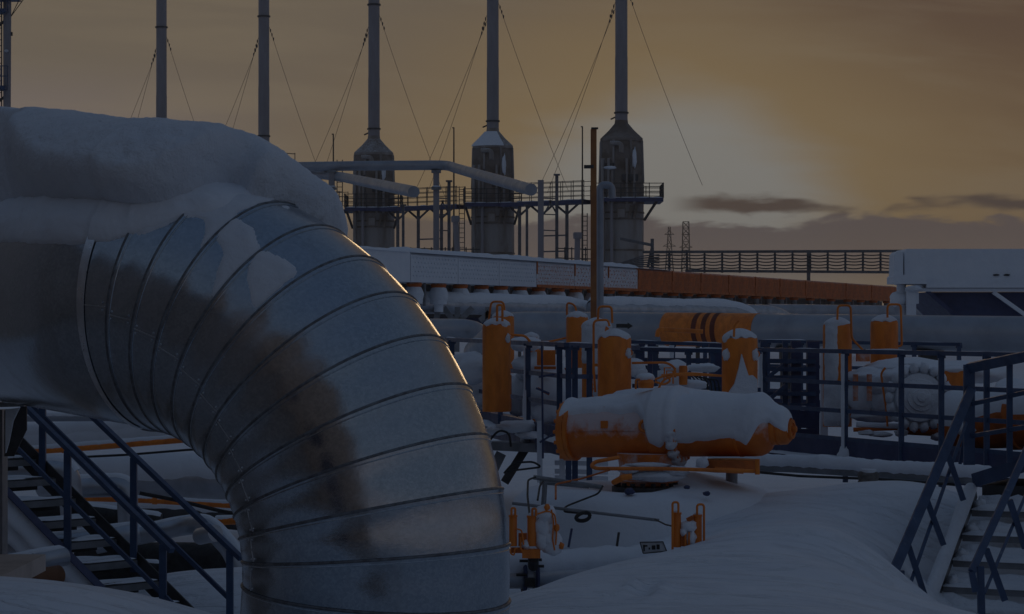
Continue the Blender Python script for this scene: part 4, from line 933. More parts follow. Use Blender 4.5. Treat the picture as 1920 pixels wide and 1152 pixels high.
# ================================================================== SNOWED VALVES BEHIND THE RIGHT RAILING
def right_valves():
    Y = 29.0; k = px(Y)
    r = thing('gate_valve', 'valve buried in rime snow with a round ringed end cover, behind the right railing', 'valve', P(1720, 830, Y))
    c = P(1720, 746, Y-.55); ax = unit(V(0.05, -1, 0.05))
    prof = [(56, 0), (57, 12), (46, 14), (44, 24), (34, 25), (33, 29), (26, 30), (25, 34), (17, 35), (16, 38), (9, 39), (8, 42), (1, 43)]
    MB().lathe([(a*k, b/43.0) for a, b in prof], c, c+ax*43*k, 48, wob=0.004).build('end_cover', 'snow_lump', r, 40)
    for a in np.linspace(0, 2*math.pi, 18, endpoint=False):
        b = c+ax*14*k+(math.cos(a)*V(1, 0, 0)+math.sin(a)*V(0, 0, 1))*54*k; MB().blob(b, (9*k, 12*k, 11*k), a*5, 0.3, 10, 7).build('rimed_bolt', 'snow_lump', r, 180)
    for (u, v, dY, a, b, cc) in ((1720, 712, .1, 75, 60, 26), (1660, 720, .2, 45, 40, 26), (1640, 705, .3, 50, 40, 18), (1700, 690, .5, 90, 60, 18), (1780, 690, .5, 60, 50, 14), (1620, 745, .3, 30, 30, 40), (1640, 780, .3, 40, 30, 14), (1790, 765, .4, 50, 50, 30), (1665, 745, .2, 35, 35, 40), (1840, 700, .8, 60, 60, 20)):
        MB().blob(P(u, v, Y+dY), (a*k, b*k, cc*k), u*.37, 0.25, 24, 14).build('snow_mass', 'snow', r, 180)
    MB().box(P(1787, 718, Y-.3), (36*k, 30*k, 44*k)).build('drive_box', 'orange', r, 20); MB().blob(P(1785, 694, Y-.3), (26*k, 20*k, 7*k), 3, 0.2).build('snow_cap', 'snow', r, 180)
    MB().box(P(1618, 668, Y+.4), (24*k, 20*k, 20*k)).build('junction_box', 'orange_frost', r, 20)
    for u in (1604, 1630): MB().cyl(P(u, 752, Y-.2), P(u, 702, Y-.2), 5*k, None, 12).build('rod', 'orange_frost', r)
    pth = [(1660, 690), (1652, 700), (1656, 730), (1662, 770), (1664, 800)]; MB().tube(fillet([P(u, v, Y-.6) for u, v in pth], .1, 5), 2*k, 8).build('tubing', 'orange', r)
    r2 = thing('orange_header', 'worn orange header pipes low behind the right railing', 'pipe', P(1700, 815, Y))
    for (a, b, rr, m) in (((1600, 806), (1780, 800), 4, 'orange_dark'), ((1690, 806), (1800, 812), 9, 'orange_dark'), ((1780, 812), (1960, 806), 16, 'orange_dark'), ((1605, 796), (1700, 800), 5, 'snow')):
        MB().tube([P(*a, Y-.4), P(*b, Y-.5)], rr*k, 14).build('pipe', m, r2)
    for (u, v, a, b) in ((1625, 812, 16, 5), (1650, 815, 22, 5), (1690, 812, 12, 8), (1760, 820, 14, 8), (1880, 815, 16, 8)):
        MB().blob(P(u, v, Y-.5), (a*k, 12*k, b*k), u*.2, 0.35).build('snow_clump', 'snow_lump', r2, 180)
    Y = 27.6; k = px(Y)
    r3 = thing('valve_actuator', 'fat snow-covered actuator at the right edge, orange underside showing', 'actuator', P(1850, 830, Y))
    prof = [(30, 0), (44, 4), (50, 10), (52, 20), (52, 130), (56, 132), (56, 145), (52, 147), (52, 330)]
    a0, a1 = P(1772, 792, Y), P(2100, 780, Y-1.2)
    MB().lathe([(a*k, b/330.0) for a, b in prof], a0, a1, 40).build('cylinder', 'orange_dark', r3, 40)
    pts = [a0+(a1-a0)*t for t in np.linspace(-0.01, 0.98, 30)]; D = unit(a1-a0); rings = []
    for i, c in enumerate(pts):
        f = i/29; rb = np.interp(f*330, [0, 4, 10, 20, 330], [34, 46, 51, 53, 53]); fr = 78+16*fbm(c, 2.2)+(12 if i < 5 else 0); S = unit(np.cross(D, V(0, 0, 1))); S = -S if S[1] > 0 else S; ring = []
        for q in np.linspace(0, 1, 18):
            a = math.radians(-90+(90+fr)*q); w = math.sin(math.pi*q)**.5 if 0 < q < 1 else 0
            ring.append(c+(rb-1+(9+5*fbm(c, 1.5))*w*(0.5+0.5*math.cos(a)))*k*(math.cos(a)*V(0, 0, 1)+math.sin(a)*S))
        rings.append(ring)
    MB().loft(rings, False, False).build('snow_blanket', 'snow', r3, 180)
    MB().blob(P(1900, 735, Y+.2), (40*k, 40*k, 26*k), 4, .2).build('snow_clump', 'snow', r3, 180)
    for (u, v, a, b) in ((1838, 800, 16, 18), (1895, 798, 18, 20), (1808, 806, 12, 14)): MB().blob(P(u, v, Y-.5), (a*k, 8*k, b*k), u*.13, .4).build('snow_clump', 'snow_lump', r3, 180)
    # snowed gear between the left tanks
    Y = 30.5; k = px(Y)
    r4 = thing('gate_valve', 'snow-caked valve between the leftmost tank and the paired posts', 'valve', P(1020, 800, Y))
    for (u, v, dY, a, b, c) in ((880, 690, 0, 40, 30, 30), (890, 735, .4, 50, 30, 34), (1010, 690, .3, 50, 40, 30), (1025, 735, 0, 40, 36, 40), (985, 645, .2, 30, 26, 14), (1030, 775, 0, 36, 30, 34), (975, 740, .5, 34, 30, 40), (1080, 745, 1, 26, 30, 40), (870, 755, 1.0, 60, 30, 40)):
        MB().blob(P(u, v, Y+dY), (a*k, b*k, c*k), u*.31, 0.28, 22, 12).build('snow_mass', 'snow', r4, 180)
    MB().box(P(1024, 671, Y-.3), (34*k, 26*k, 28*k)).build('drive_box', 'orange', r4, 20); MB().box(P(1075, 672, Y), (20*k, 16*k, 16*k)).build('junction_box', 'orange', r4, 20); MB().box(P(1022, 690, Y-.3), (40*k, 30*k, 5*k)).build('flange', 'orange_dark', r4, 20)
    for pth in ([(1008, 728), (1030, 740)], [(1000, 786), (1010, 810)], [(1060, 690), (1066, 700), (1076, 704)], [(957, 703), (957, 770)]): MB().tube([P(u, v, Y-.6) for u, v in pth], 2.2*k, 8).build('tubing', 'orange_dark', r4)
    # small actuator gear behind the middle
    Y = 27; k = px(Y)
    r5 = thing('control_valve', 'snow-capped control box with bent orange tubing behind the actuator', 'valve', P(1270, 730, Y))
    for (u, v, a, b, c) in ((1265, 690, 28, 20, 14), (1258, 712, 26, 20, 26), (1200, 700, 14, 14, 12), (1300, 722, 26, 20, 10), (1190, 690, 20, 14, 18)):
        MB().blob(P(u, v, Y), (a*k, b*k, c*k), u*.17, .25, 18, 10).build('snow_mass', 'snow', r5, 180)
    MB().lathe([(7*k, 0), (8*k, .1), (8*k, .9), (7*k, 1)], P(1281, 722, Y-.25), P(1281, 686, Y-.25), 16).build('canister', 'orange', r5)
    for pth in ([(1245, 715), (1246, 690), (1258, 690)], [(1250, 712), (1250, 696), (1262, 696), (1262, 720)]): MB().tube([P(u, v, Y-.3) for u, v in pth], 1.6*k, 6).build('tubing', 'orange', r5)
    rr = thing('cable_bundle', 'tangle of dark snowy cables behind the actuator', 'cable', P(1310, 725, 28))
    for i in range(7):
        a = 1290+i*7; MB().tube(fillet([P(a, 700+2*i, 28), P(a+14, 712, 28), P(a+18, 740, 28)], .08, 5), 0.010, 6).build('cable', 'black', rr)
    MB().blob(P(1318, 690, 28.3), (0.2, .12, .05), 3, .3).build('snow_clump', 'snow', rr, 180)
    # rime-coated instrument on the drift's far side
    Y = 24.6; k = px(Y)
    r6 = thing('instrument_post', 'frosted squat instrument with cap and orange cable, behind the drift crest', 'instrument', P(1628, 930, Y))
    MB().lathe([(20*k, 0), (21*k, .5), (18*k, .62), (19*k, .7), (21*k, .85), (16*k, 1)], P(1627, 930, Y), P(1629, 884, Y), 20, wob=0.012).build('housing', pbr('rimed_iron', (0.18, 0.17, 0.16), (0.10, 0.09, 0.08), 9, .8, .9, 0, .006, 25, frost=.6), r6, 50)
    MB().lathe([(14*k, 0), (15*k, 1)], P(1629, 888, Y-.02), P(1629, 880, Y-.02), 16, wob=.01).build('cap', 'snow_lump', r6, 60)
    MB().tube(fillet([P(1644, 908, Y-.1), P(1665, 918, Y-.1), P(1690, 914, Y-.1), P(1704, 922, Y-.1)], .08, 5), .01, 8).build('cable', 'orange_dark', r6)
    MB().cyl(P(1637, 925, Y-.1), P(1637, 908, Y-.1), 3*k, None, 10).build('gland', 'orange_dark', r6)
right_valves()

# ================================================================== RIGHT STAIRS
def right_stairs():
    # left ends of the tread nosings as seen, top to bottom
    t0, t4 = P(1822, 956, 21.9), P(1750, 1150, 20.7)
    stp = (t4-t0)/4.0; W = unit(V(0.90, -0.44, 0))*1.05
    root = thing('steel_staircase', 'snow-choked stairs with blue handrails at the right edge', 'staircase', t0+stp*7)
    back = unit(V(-stp[0], -stp[1], 0))*0.26
    step = lambda k: t0+stp*k
    for k in range(0, 8):
        p = step(k)
        MB().obox(p+back*.5+V(0, 0, -.02), p+back*.5+W+V(0, 0, -.02), 0.26, 0.05).build('tread', 'steel_dark', root, 20)
        MB().obox(p-V(0, 0, .03), p+W-V(0, 0, .03), 0.008, 0.06).build('nosing', 'steel', root, 20)
        snow_strip(p+back*.35+V(0, 0, .004), p+back*.35+W+V(0, 0, .004), 0.25, 0.05, root, 'snow_lump', seed=k*2.3, gaps=0.08)
        snow_strip(p+back*.75+V(0, 0, .004), p+back*.75+W+V(0, 0, .004), 0.16, 0.085, root, 'snow_lump', seed=k*4.1)
        b = MB(); q = p+back*.98   # snow bank in the open riser
        rings = []
        for i in range(13):
            t = i/12; c = q+W*t; h_ = 0.16*(0.7+0.4*fbm(c, 3)); rings.append([c-back*.3, c-back*.12+V(0, 0, h_*.6), c+V(0, 0, h_), c+back*.3+V(0, 0, h_*1.0)])
        b.loft(rings, False, False).build('snow_bank', 'snow_lump', root, 180)
        MB().blob(p+unit(W)*0.05+back*.5+V(0, 0, .03), (0.06, 0.10, 0.06), k*1.9, .4).build('snow_clump', 'snow_lump', root, 180)
    run = unit(stp); up = unit(np.cross(np.cross(run, V(0, 0, 1)), run)); up = up if up[2] > 0 else -up
    for w, m in ((-0.03*unit(W), 'steel'), (W+0.03*unit(W), 'steel')):
        MB().obox(step(-0.8)+w+up*.02, step(8)+w+up*.02, 0.012, 0.20, up).build('stringer', m, root, 20)
        snow_strip(step(-0.6)+w+up*.12, step(7.8)+w+up*.12, 0.13, 0.10, root, 'snow_lump', seed=w[0]*9, gaps=0.05)
    # landing
    lp = step(-1)+back*0.2
    MB().loft([[lp+V(0, 0, z), lp+W*1.6+V(0, 0, z), lp+W*1.6+back*6+V(0, 0, z), lp+back*6+V(0, 0, z)] for z in (-0.16, 0.0)]).build('landing', 'steel_dark', root, 20)
    MB().loft([[lp+W*a+back*b+V(0, 0, 0.02+0.06*(0.6+fbm(lp+W*a+back*b, 2.5))*(1 if 0.02 < a < 1.58 else 0)+0.05*b/3) for a in np.linspace(0, 1.6, 14)] for b in np.linspace(0.02, 5.8, 16)], False, False).build('landing_snow', 'snow_lump', root, 180)
    MB().obox(P(1824, 902, 22.0), P(1990, 850, 21.0), 0.012, 0.13).build('toe_board', 'blue', root, 20)
    # handrails: flat bars, raking posts
    def bar(a, b, w=0.075, t=0.03, name='handrail'): MB().obox(a, b, t, w, unit(np.cross(unit(b-a), V(0, 1, 0)))).build(name, 'blue', root, 20)
    L0, L1 = P(1676, 1072, 19.9), P(1822, 728, 22.2)
    bar(L0, L1, 0.085); bar(L0, P(1681, 1110, 19.9), 0.055)
    lx = lambda t: L0+(L1-L0)*t
    bar(P(1698, 1120, 20.0), P(1812, 792, 22.1), 0.03, 0.012, 'mid_rail')
    bar(P(1689, 1070, 20.0), P(1693, 1230, 20.0), 0.055, 0.05, 'post')
    for (a, b) in (((1702, 1020), (1738, 1130)), ((1737, 936), (1769, 1022)), ((1775, 846), (1806, 938))):
        Ya = 19.9+2.3*(1072-a[1])/344; bar(P(*a, Ya), P(*b, Ya+.05), 0.048, 0.04, 'post')
    R0, R1 = P(1822, 1072, 19.1), P(1990, 700, 21.2)
    bar(R0, R1, 0.06); bar(R0, P(1829, 1110, 19.1), 0.05)
    bar(P(1846, 1112, 19.15), P(1985, 780, 21.2), 0.025, 0.012, 'mid_rail'); bar(P(1838, 1062, 19.15), P(1842, 1230, 19.15), 0.055, 0.05, 'post')
    for (a, b) in (((1849, 1030), (1884, 1126)), ((1893, 938), (1922, 1028))):
        Ya = 19.1+2.1*(1072-a[1])/372; bar(P(*a, Ya), P(*b, Ya+.05), 0.05, 0.04, 'post')
    # guard rail of the landing
    bar(P(1818, 690, 22.2), P(1990, 655, 20.6), 0.09, 0.05, 'guard_rail'); bar(P(1817, 684, 22.2), P(1817, 872, 22.2), 0.10, 0.05, 'guard_post')
    bar(P(1820, 758, 22.2), P(1990, 722, 20.6), 0.04, 0.02, 'guard_rail'); bar(P(1820, 818, 22.2), P(1990, 790, 20.6), 0.04, 0.02, 'guard_rail')
    for u, Yq, vt in ((1893, 21.5, 676), (1932, 21.2, 668)): bar(P(u, vt, Yq), P(u, 868, Yq), 0.05, 0.04, 'guard_post')
    bar(P(1822, 740, 22.2), P(1800, 870, 22.4), 0.03, 0.02, 'brace'); bar(P(1775, 846, 21.5), P(1812, 872, 22), 0.0, 0.0, 'brace') if False else None
right_stairs()

# ================================================================== PIPE BRIDGE: the big grey line and the manifolds behind it
def pipeline():
    a, b = P(985, 614, 76), P(1920, 627, 66.5); d = unit(b-a)
    ax = lambda u: a+(b-a)*at_u(a, b, u)
    R = 0.50
    root = thing('gas_pipeline', 'large smooth grey pipeline with an orange striped band crossing the right half', 'pipe', a-V(0, 0, 3))
    back = a+V(-1.6, 7.0, -0.9)
    pts = fillet([back, a+V(-0.55, 0.3, 0), ax(1060)], 1.1, 10)+[ax(1240)]
    MB().tube(pts, R, 40).build('barrel', 'pipe_grey', root)
    MB().cyl(ax(1240), ax(1262), R, None, 40, False).build('barrel', 'pipe_grey', root)
    MB().cyl(ax(1252), ax(1423), R+0.012, None, 48).build('orange_band', 'orange', root)
    for u0, u1 in ((1311, 1320), (1329, 1338), (1346, 1355)): MB().cyl(ax(u0), ax(u1), R+0.018, None, 48, False).build('dark_stripe', 'brown', root)
    MB().cyl(ax(1420), ax(1920)+d*20, R, None, 40).build('barrel', 'pipe_grey', root)
    # black flow arrow on the side
    S = unit(np.cross(d, V(0, 0, 1))); S = -S if S[1] > 0 else S
    q = lambda u, z: ax(u)+S*math.sqrt((R+.012)**2-z**2)+V(0, 0, z)
    g = [q(1172, -.06), q(1193, -.06), q(1193, -.105), q(1203, 0.0), q(1193, .105), q(1193, .06), q(1172, .06)]
    g = [p+V(0, 0, 0.09) for p in g]
    MB().add(g, [(0, 1, 5, 6), (1, 2, 3), (1, 3, 5), (3, 4, 5)]).build('flow_arrow', 'black', root, 20)
    for u in (1120, 1480, 1740):
        c = ax(u); MB().box(c-V(0, 0, 2.1), (0.5, 0.4, 3.2)).build('pier', 'steel_dark', root, 20); MB().box(c-V(0, 0, .55), (0.8, 0.6, 0.12)).build('saddle', 'steel', root, 20)
    # short line at the left
    pipe_run('gas_pipeline', 'shorter grey pipeline vanishing behind the leftmost orange tank', [P(640, 616, 90), P(880, 617, 84), P(925, 640, 88)], 0.36, 'pipe_grey', rad=1.0)
    # small orange bypass below the band
    pipe_run('bypass_pipe', 'small orange bypass pipe bent under the striped band', [P(1232, 632, 48), P(1234, 618, 48), P(1318, 622, 48)], 0.045, 'orange', rad=.12, n=12)
    # manifolds under the coolers
    pipe_run('manifold_pipe', 'snow-heaped manifold pipe bending down at its right end, upper left', [P(700, 570, 104), P(1060, 577, 112), P(1106, 590, 114), P(1110, 640, 114)], 0.40, 'pipe_clad', snow=0.15, rad=1.0, front=68)
    pipe_run('manifold_pipe', 'snow-topped manifold pipe bending down right of the tall pole', [P(1110, 580, 112), P(1370, 584, 120), P(1408, 596, 121), P(1414, 640, 121)], 0.36, 'pipe_clad', snow=0.20, rad=1.0, front=50)
    pipe_run('manifold_pipe', 'bare grey manifold pipe bending down beyond the snow-topped one', [P(1360, 584, 128), P(1448, 586, 130), P(1478, 600, 131), P(1484, 640, 131)], 0.40, 'pipe_clad', rad=1.0)
    pipe_run('manifold_pipe', 'long straight grey manifold pipe running off to the right behind', [P(1440, 583, 140), P(1720, 586, 148), P(1990, 588, 156)], 0.40, 'pipe_grey')
    r = thing('trestle', 'pale steel trestle legs with braces below the snow-heaped manifold', 'trestle', P(850, 660, 108))
    for a_, b_ in (((822, 576), (808, 660)), ((858, 576), (856, 660)), ((832, 577), (850, 602)), ((886, 577), (862, 602)), ((915, 576), (916, 660)), ((900, 602), (918, 586))): MB().obox(P(*a_, 106), P(*b_, 106), 0.30, 0.25, (1, 0, 0)).build('leg', 'steel', r, 20)
    MB().obox(P(700, 598, 112), P(1000, 600, 116), 0.4, 1.6).build('girder', 'blue_dark', r, 20)
pipeline()

# ================================================================== AIR-COOLER HEADERS
def coolers():
    # header row seen from P0 (near, left) to P1 (far, right)
    Y0, Y1 = 101.0, 209.0
    b0, t0, b1, t1 = P(770, 529, Y0), P(770, 473, Y0), P(1682, 565, Y1), P(1682, 537, Y1)
    d = unit(V(*(b1-b0)[:2], 0)); S = unit(np.cross(d, V(0, 0, 1))); S = -S if S[1] > 0 else S
    N = 15
    us = [770, 859, 936, 1006, 1077, 1140, 1196, 1260, 1314, 1366, 1416, 1462, 1510, 1586, 1634, 1682]
    def mark(u):
        t = at_u(b0*V(1, 1, 0)+V(0, 0, H), b1*V(1, 1, 0)+V(0, 0, H), u); return b0+(b1-b0)*t, t0+(t1-t0)*t, t
    words = ['first', 'second', 'third', 'fourth', 'fifth', 'sixth', 'seventh', 'eighth', 'ninth', 'tenth', 'eleventh', 'twelfth', 'thirteenth', 'fourteenth', 'fifteenth']
    for i in range(N):
        p, tp, _ = mark(us[i]+0.6); q, tq, _ = mark(us[i+1]-0.6); snowy = i < 3; half = 3 <= i < 6
        look = 'snow-plastered' if snowy else ('half-snowed orange' if half else 'bare orange')
        root = thing('cooler_header', f'{look} air-cooler header box, {words[i]} of the row from the left', 'air cooler', p, 'air-cooler header boxes in the row')
        dep = S*-1.6; mat = 'snow' if snowy else ('orange_snowed' if i < 6 else 'orange_cooler')
        e = V(0, 0, 0.12)
        MB().loft([[p, q, q+dep, p+dep], [p+V(0, 0, .2), q+V(0, 0, .2), q+dep+V(0, 0, .2), p+dep+V(0, 0, .2)], [tp-e, tq-e, tq-e+dep, tp-e+dep], [tp-e*.2-S*.15, tq-e*.2-S*.15, tq-e*.2+dep*.9, tp-e*.2+dep*.9]]).build('header_box', mat, root, 30)
        if not snowy: MB().obox(p+S*.03+V(0, 0, .05), q+S*.03+V(0, 0, .05), 0.06, .14).build('lower_lip', 'orange_dark', root, 20); MB().obox(p+S*.02+(tp-p)*.5, p+S*.02+(tp-p)*.98, 0.05, 0.1, d).build('end_rib', 'orange_dark', root, 20)
        hgt = (tp-p)[2]; L = np.linalg.norm(q-p)
        if i < 6:                                         # rows of plugs over the tube ends
            for rr in range(5):
                z = hgt*(0.22+0.15*rr); nb = 14 if i < 4 else 10; m = MB()
                for j in range(nb):
                    c = p+(q-p)*((j+.7+.5*(rr % 2))/(nb+.8))+V(0, 0, z); m.cyl(c, c+S*0.05, .045, None, 6)
                o = m.build('plug_row', 'orange_snowed' if i > 2 else 'snow_lump', root, 20); o['kind'] = 'stuff'
        else:
            for rr in range(3):
                z = V(0, 0, hgt*(.3+.22*rr)); MB().obox(p+z+S*.01, q+z+S*.01, .03, .05).build('rib', 'orange_dark', root, 20)
        sm = 0.24 if i < 6 else 0.03
        snow_strip((tp+q*0+p*0)+dep*.4, tq+dep*.4, 1.7, sm, root, seed=i*2.2, n=22) if i < 7 else None
        for f in (0.22, 0.74):                            # nozzles to the manifold
            c = p+(q-p)*f+dep*.22; r_ = 0.21
            nz = MB().lathe([(r_, 0), (r_, .26), (r_*1.75, .27), (r_*1.75, .40), (r_*1.75, .44), (r_*1.75, .56), (r_, .57), (r_*1.1, 1)], c-V(0, 0, 1.25), c, 14).build('nozzle', 'steel' if not snowy else 'snow', root, 30)
            if i < 5: MB().lathe([(r_*1.9, 0), (r_*2.1, .35), (r_*1.6, .75), (r_*.6, 1)], c-V(0, 0, .72), c-V(0, 0, .05), 14, wob=.05).build('snow_cap', 'snow_lump', nz, 60)
            MB().lathe([(r_*1.4, 0), (r_*1.7, .6), (r_*1.2, 1)], c-V(0, 0, .2), c+V(0, 0, .04), 12).build('nozzle_collar', 'orange_cooler', nz, 30)
        MB().cyl(p+(q-p)*.5+dep*.3-V(0, 0, 1.0), p+(q-p)*.5+dep*.3, .06, None, 8).build('drain_pipe', 'steel', root)
    # plain box closing the row at the left
    p, tp, _ = mark(660); q, tq, _ = mark(769); dep = S*-1.8
    root = thing('cooler_end_box', 'plain white snow-covered box closing the cooler row at the left', 'air cooler', p)
    MB().loft([[p, q, q+dep, p+dep], [tp, tq, tq+dep, tp+dep]]).build('casing', 'snow', root, 20); snow_strip(tp+dep*.4, tq+dep*.4, 1.7, .18, root, n=10)
    # long dark support girder below the row
    p, _, _ = mark(700); q, _, _ = mark(1690)
    g = thing('cooler_bridge', 'dark steel girder and legs carrying the cooler row', 'girder', p-V(0, 0, 4))
    MB().obox(p-V(0, 0, .75)-S*1.9, q-V(0, 0, .75)-S*1.9, .4, 1.5).build('girder', 'steel_dark', g, 20)
    for u in range(760, 1690, 75):
        c, _, _ = mark(u); MB().obox(c-S*1.8-V(0, 0, 5), c-S*1.8, .25, .25, (1, 0, 0)).build('leg', 'steel_dark', g, 20)
coolers()

def fan_deck():
    Y = 76.0; k = px(Y)
    r = thing('cooler_fan_deck', 'big snow-coated cooler fan deck box at the upper right', 'air cooler', P(1700, 660, Y))
    def slab(name, pts, mat, dy=6.0, sm=20, y0=0.0): g = [P(u, v, Y)+V(0, y0, 0) for u, v in pts]; return MB().loft([g, [p+V(0, dy, 0) for p in g]]).build(name, mat, r, sm)
    slab('casing', [(1696, 533), (2200, 533), (2200, 467), (1700, 467), (1696, 472)], 'snow', 2.0)
    slab('end_panel', [(1675, 518), (1676, 478), (1680, 473), (1686, 471), (1691, 474), (1692.5, 480), (1692.5, 518)], 'snow', 1.0, 20, -.10)
    slab('lower_lip', [(1672, 533), (1672, 520), (1676, 516), (1735, 515.5), (1736, 533)], 'snow', 1.2, 20, -.22)
    slab('ledge', [(1736, 540), (2200, 540), (2200, 533), (1736, 533)], 'snow', 3.0, 20, -.12)
    slab('beam', [(1702, 547), (2200, 547.5), (2200, 541), (1716, 541), (1702, 540)], 'snow', .5)
    # dark hopper of the fan below
    h = [P(u, v, Y+.4) for u, v in ((1740, 548), (2200, 548), (2200, 660), (1850, 660))]; MB().loft([h, [p+V(0, 5, 0) for p in h]]).build('fan_hopper', 'blue_dark', r, 20)
    MB().obox(P(1862, 548, Y+.1), P(1935, 600, Y+.1), .12, .14, (0, 1, 0)).build('brace', 'snow', r, 20); MB().obox(P(1738, 546, Y+.1), P(1800, 600, Y+.1), .12, .18, (0, 1, 0)).build('brace', 'blue_dark', r, 20)
    MB().obox(P(1708, 546, Y-.1), P(1708, 664, Y-.1), .30, .28, (1, 0, 0)).build('column', 'snow', r, 20); MB().obox(P(1716, 548, Y-.1), P(1716, 570, Y-.1), .18, .2, (1, 0, 0)).build('splice_plate', 'snow', r, 20)
    MB().blob(P(1712, 542, Y-.2), (16*k, .3, 6*k), 2, .3).build('snow_clump', 'snow_lump', r, 180)
    MB().blob(P(1686, 562, Y+.3), (19*k, 18*k, 16*k), 6, .15, 20, 14).build('snowed_elbow', 'snow', r, 180); MB().cyl(P(1690, 552, Y+.3), P(1690, 534, Y+.3), 9*k, None, 16).build('outlet_neck', 'snow', r)
    MB().cyl(P(1690, 572, Y+.3), P(1700, 640, Y+.3), 15*k, None, 20).build('outlet_pipe', 'pipe_clad', r)
    for (u, v) in ((1868, 516), (1888, 516)): MB().blob(P(u, v, Y-.02), (6*k, .06, 2*k), u, .3, 10, 7).build('hand_hole', 'steel_dark', r, 180)
fan_deck()

# ================================================================== CABLE RACK
def cable_rack():
    Y = 185.0; k = px(Y)
    r = thing('cable_bridge', 'long cable rack bridge with sagging cables against the sunset', 'cable rack', P(1500, 640, Y))
    MB().obox(P(1205, 473, Y), P(1710, 471, Y), .25, 5*k).build('top_chord', 'rack', r, 20); MB().obox(P(1285, 508, Y), P(1710, 511, Y), .25, 5*k).build('bottom_chord', 'rack', r, 20)
    posts = list(range(1222, 1700, 33))
    for u in posts: MB().obox(P(u, 512, Y), P(u, 472, Y), 3*k, .15, (1, 0, 0)).build('hanger', 'rack', r, 20)
    for u in (1223, 1516): MB().obox(P(u, 640, Y), P(u, 448 if u < 1300 else 470, Y), 6*k, .25, (1, 0, 0)).build('pillar', 'rack', r, 20)
    for row, v in enumerate((479, 485, 491, 497, 503)):
        m = []
        for i in range(len(posts)-1):
            for t in np.linspace(0, 1, 8, endpoint=False): m.append(P(posts[i]+(posts[i+1]-posts[i])*t, v-1.2+3.4*(4*t*(1-t))*(0.6+0.5*mnoise.noise(Vector((i*1.3, row*2.1, 0)))), Y-.1))
        MB().tube(m, 1.15*k, 5).build('cable', 'steel_dark', r)
        for i, u in enumerate(posts): MB().obox(P(u-5, v, Y-.2), P(u+5, v, Y-.2), .3, 1.6*k).build('tray_arm', 'rack', r, 20)
    for i in range(6):                                   # cables fanning down at the left end
        pth = [P(1236, 478+5*i, Y-.2), P(1205, 480+4*i, Y-1), P(1180, 488+2.2*i, Y-3), P(1150, 498+1.5*i, Y-6)]
        MB().tube(fillet(pth, 2, 6), 1.3*k, 5).build('cable', 'rack', r)
    MB().obox(P(1165, 448, Y+8), P(1223, 460, Y), .2, 5*k).build('stay_beam', 'rack', r, 20); MB().obox(P(1215, 500, Y), P(1223, 462, Y), .12, .2, (1, 0, 0)).build('brace', 'rack', r, 20)
cable_rack()

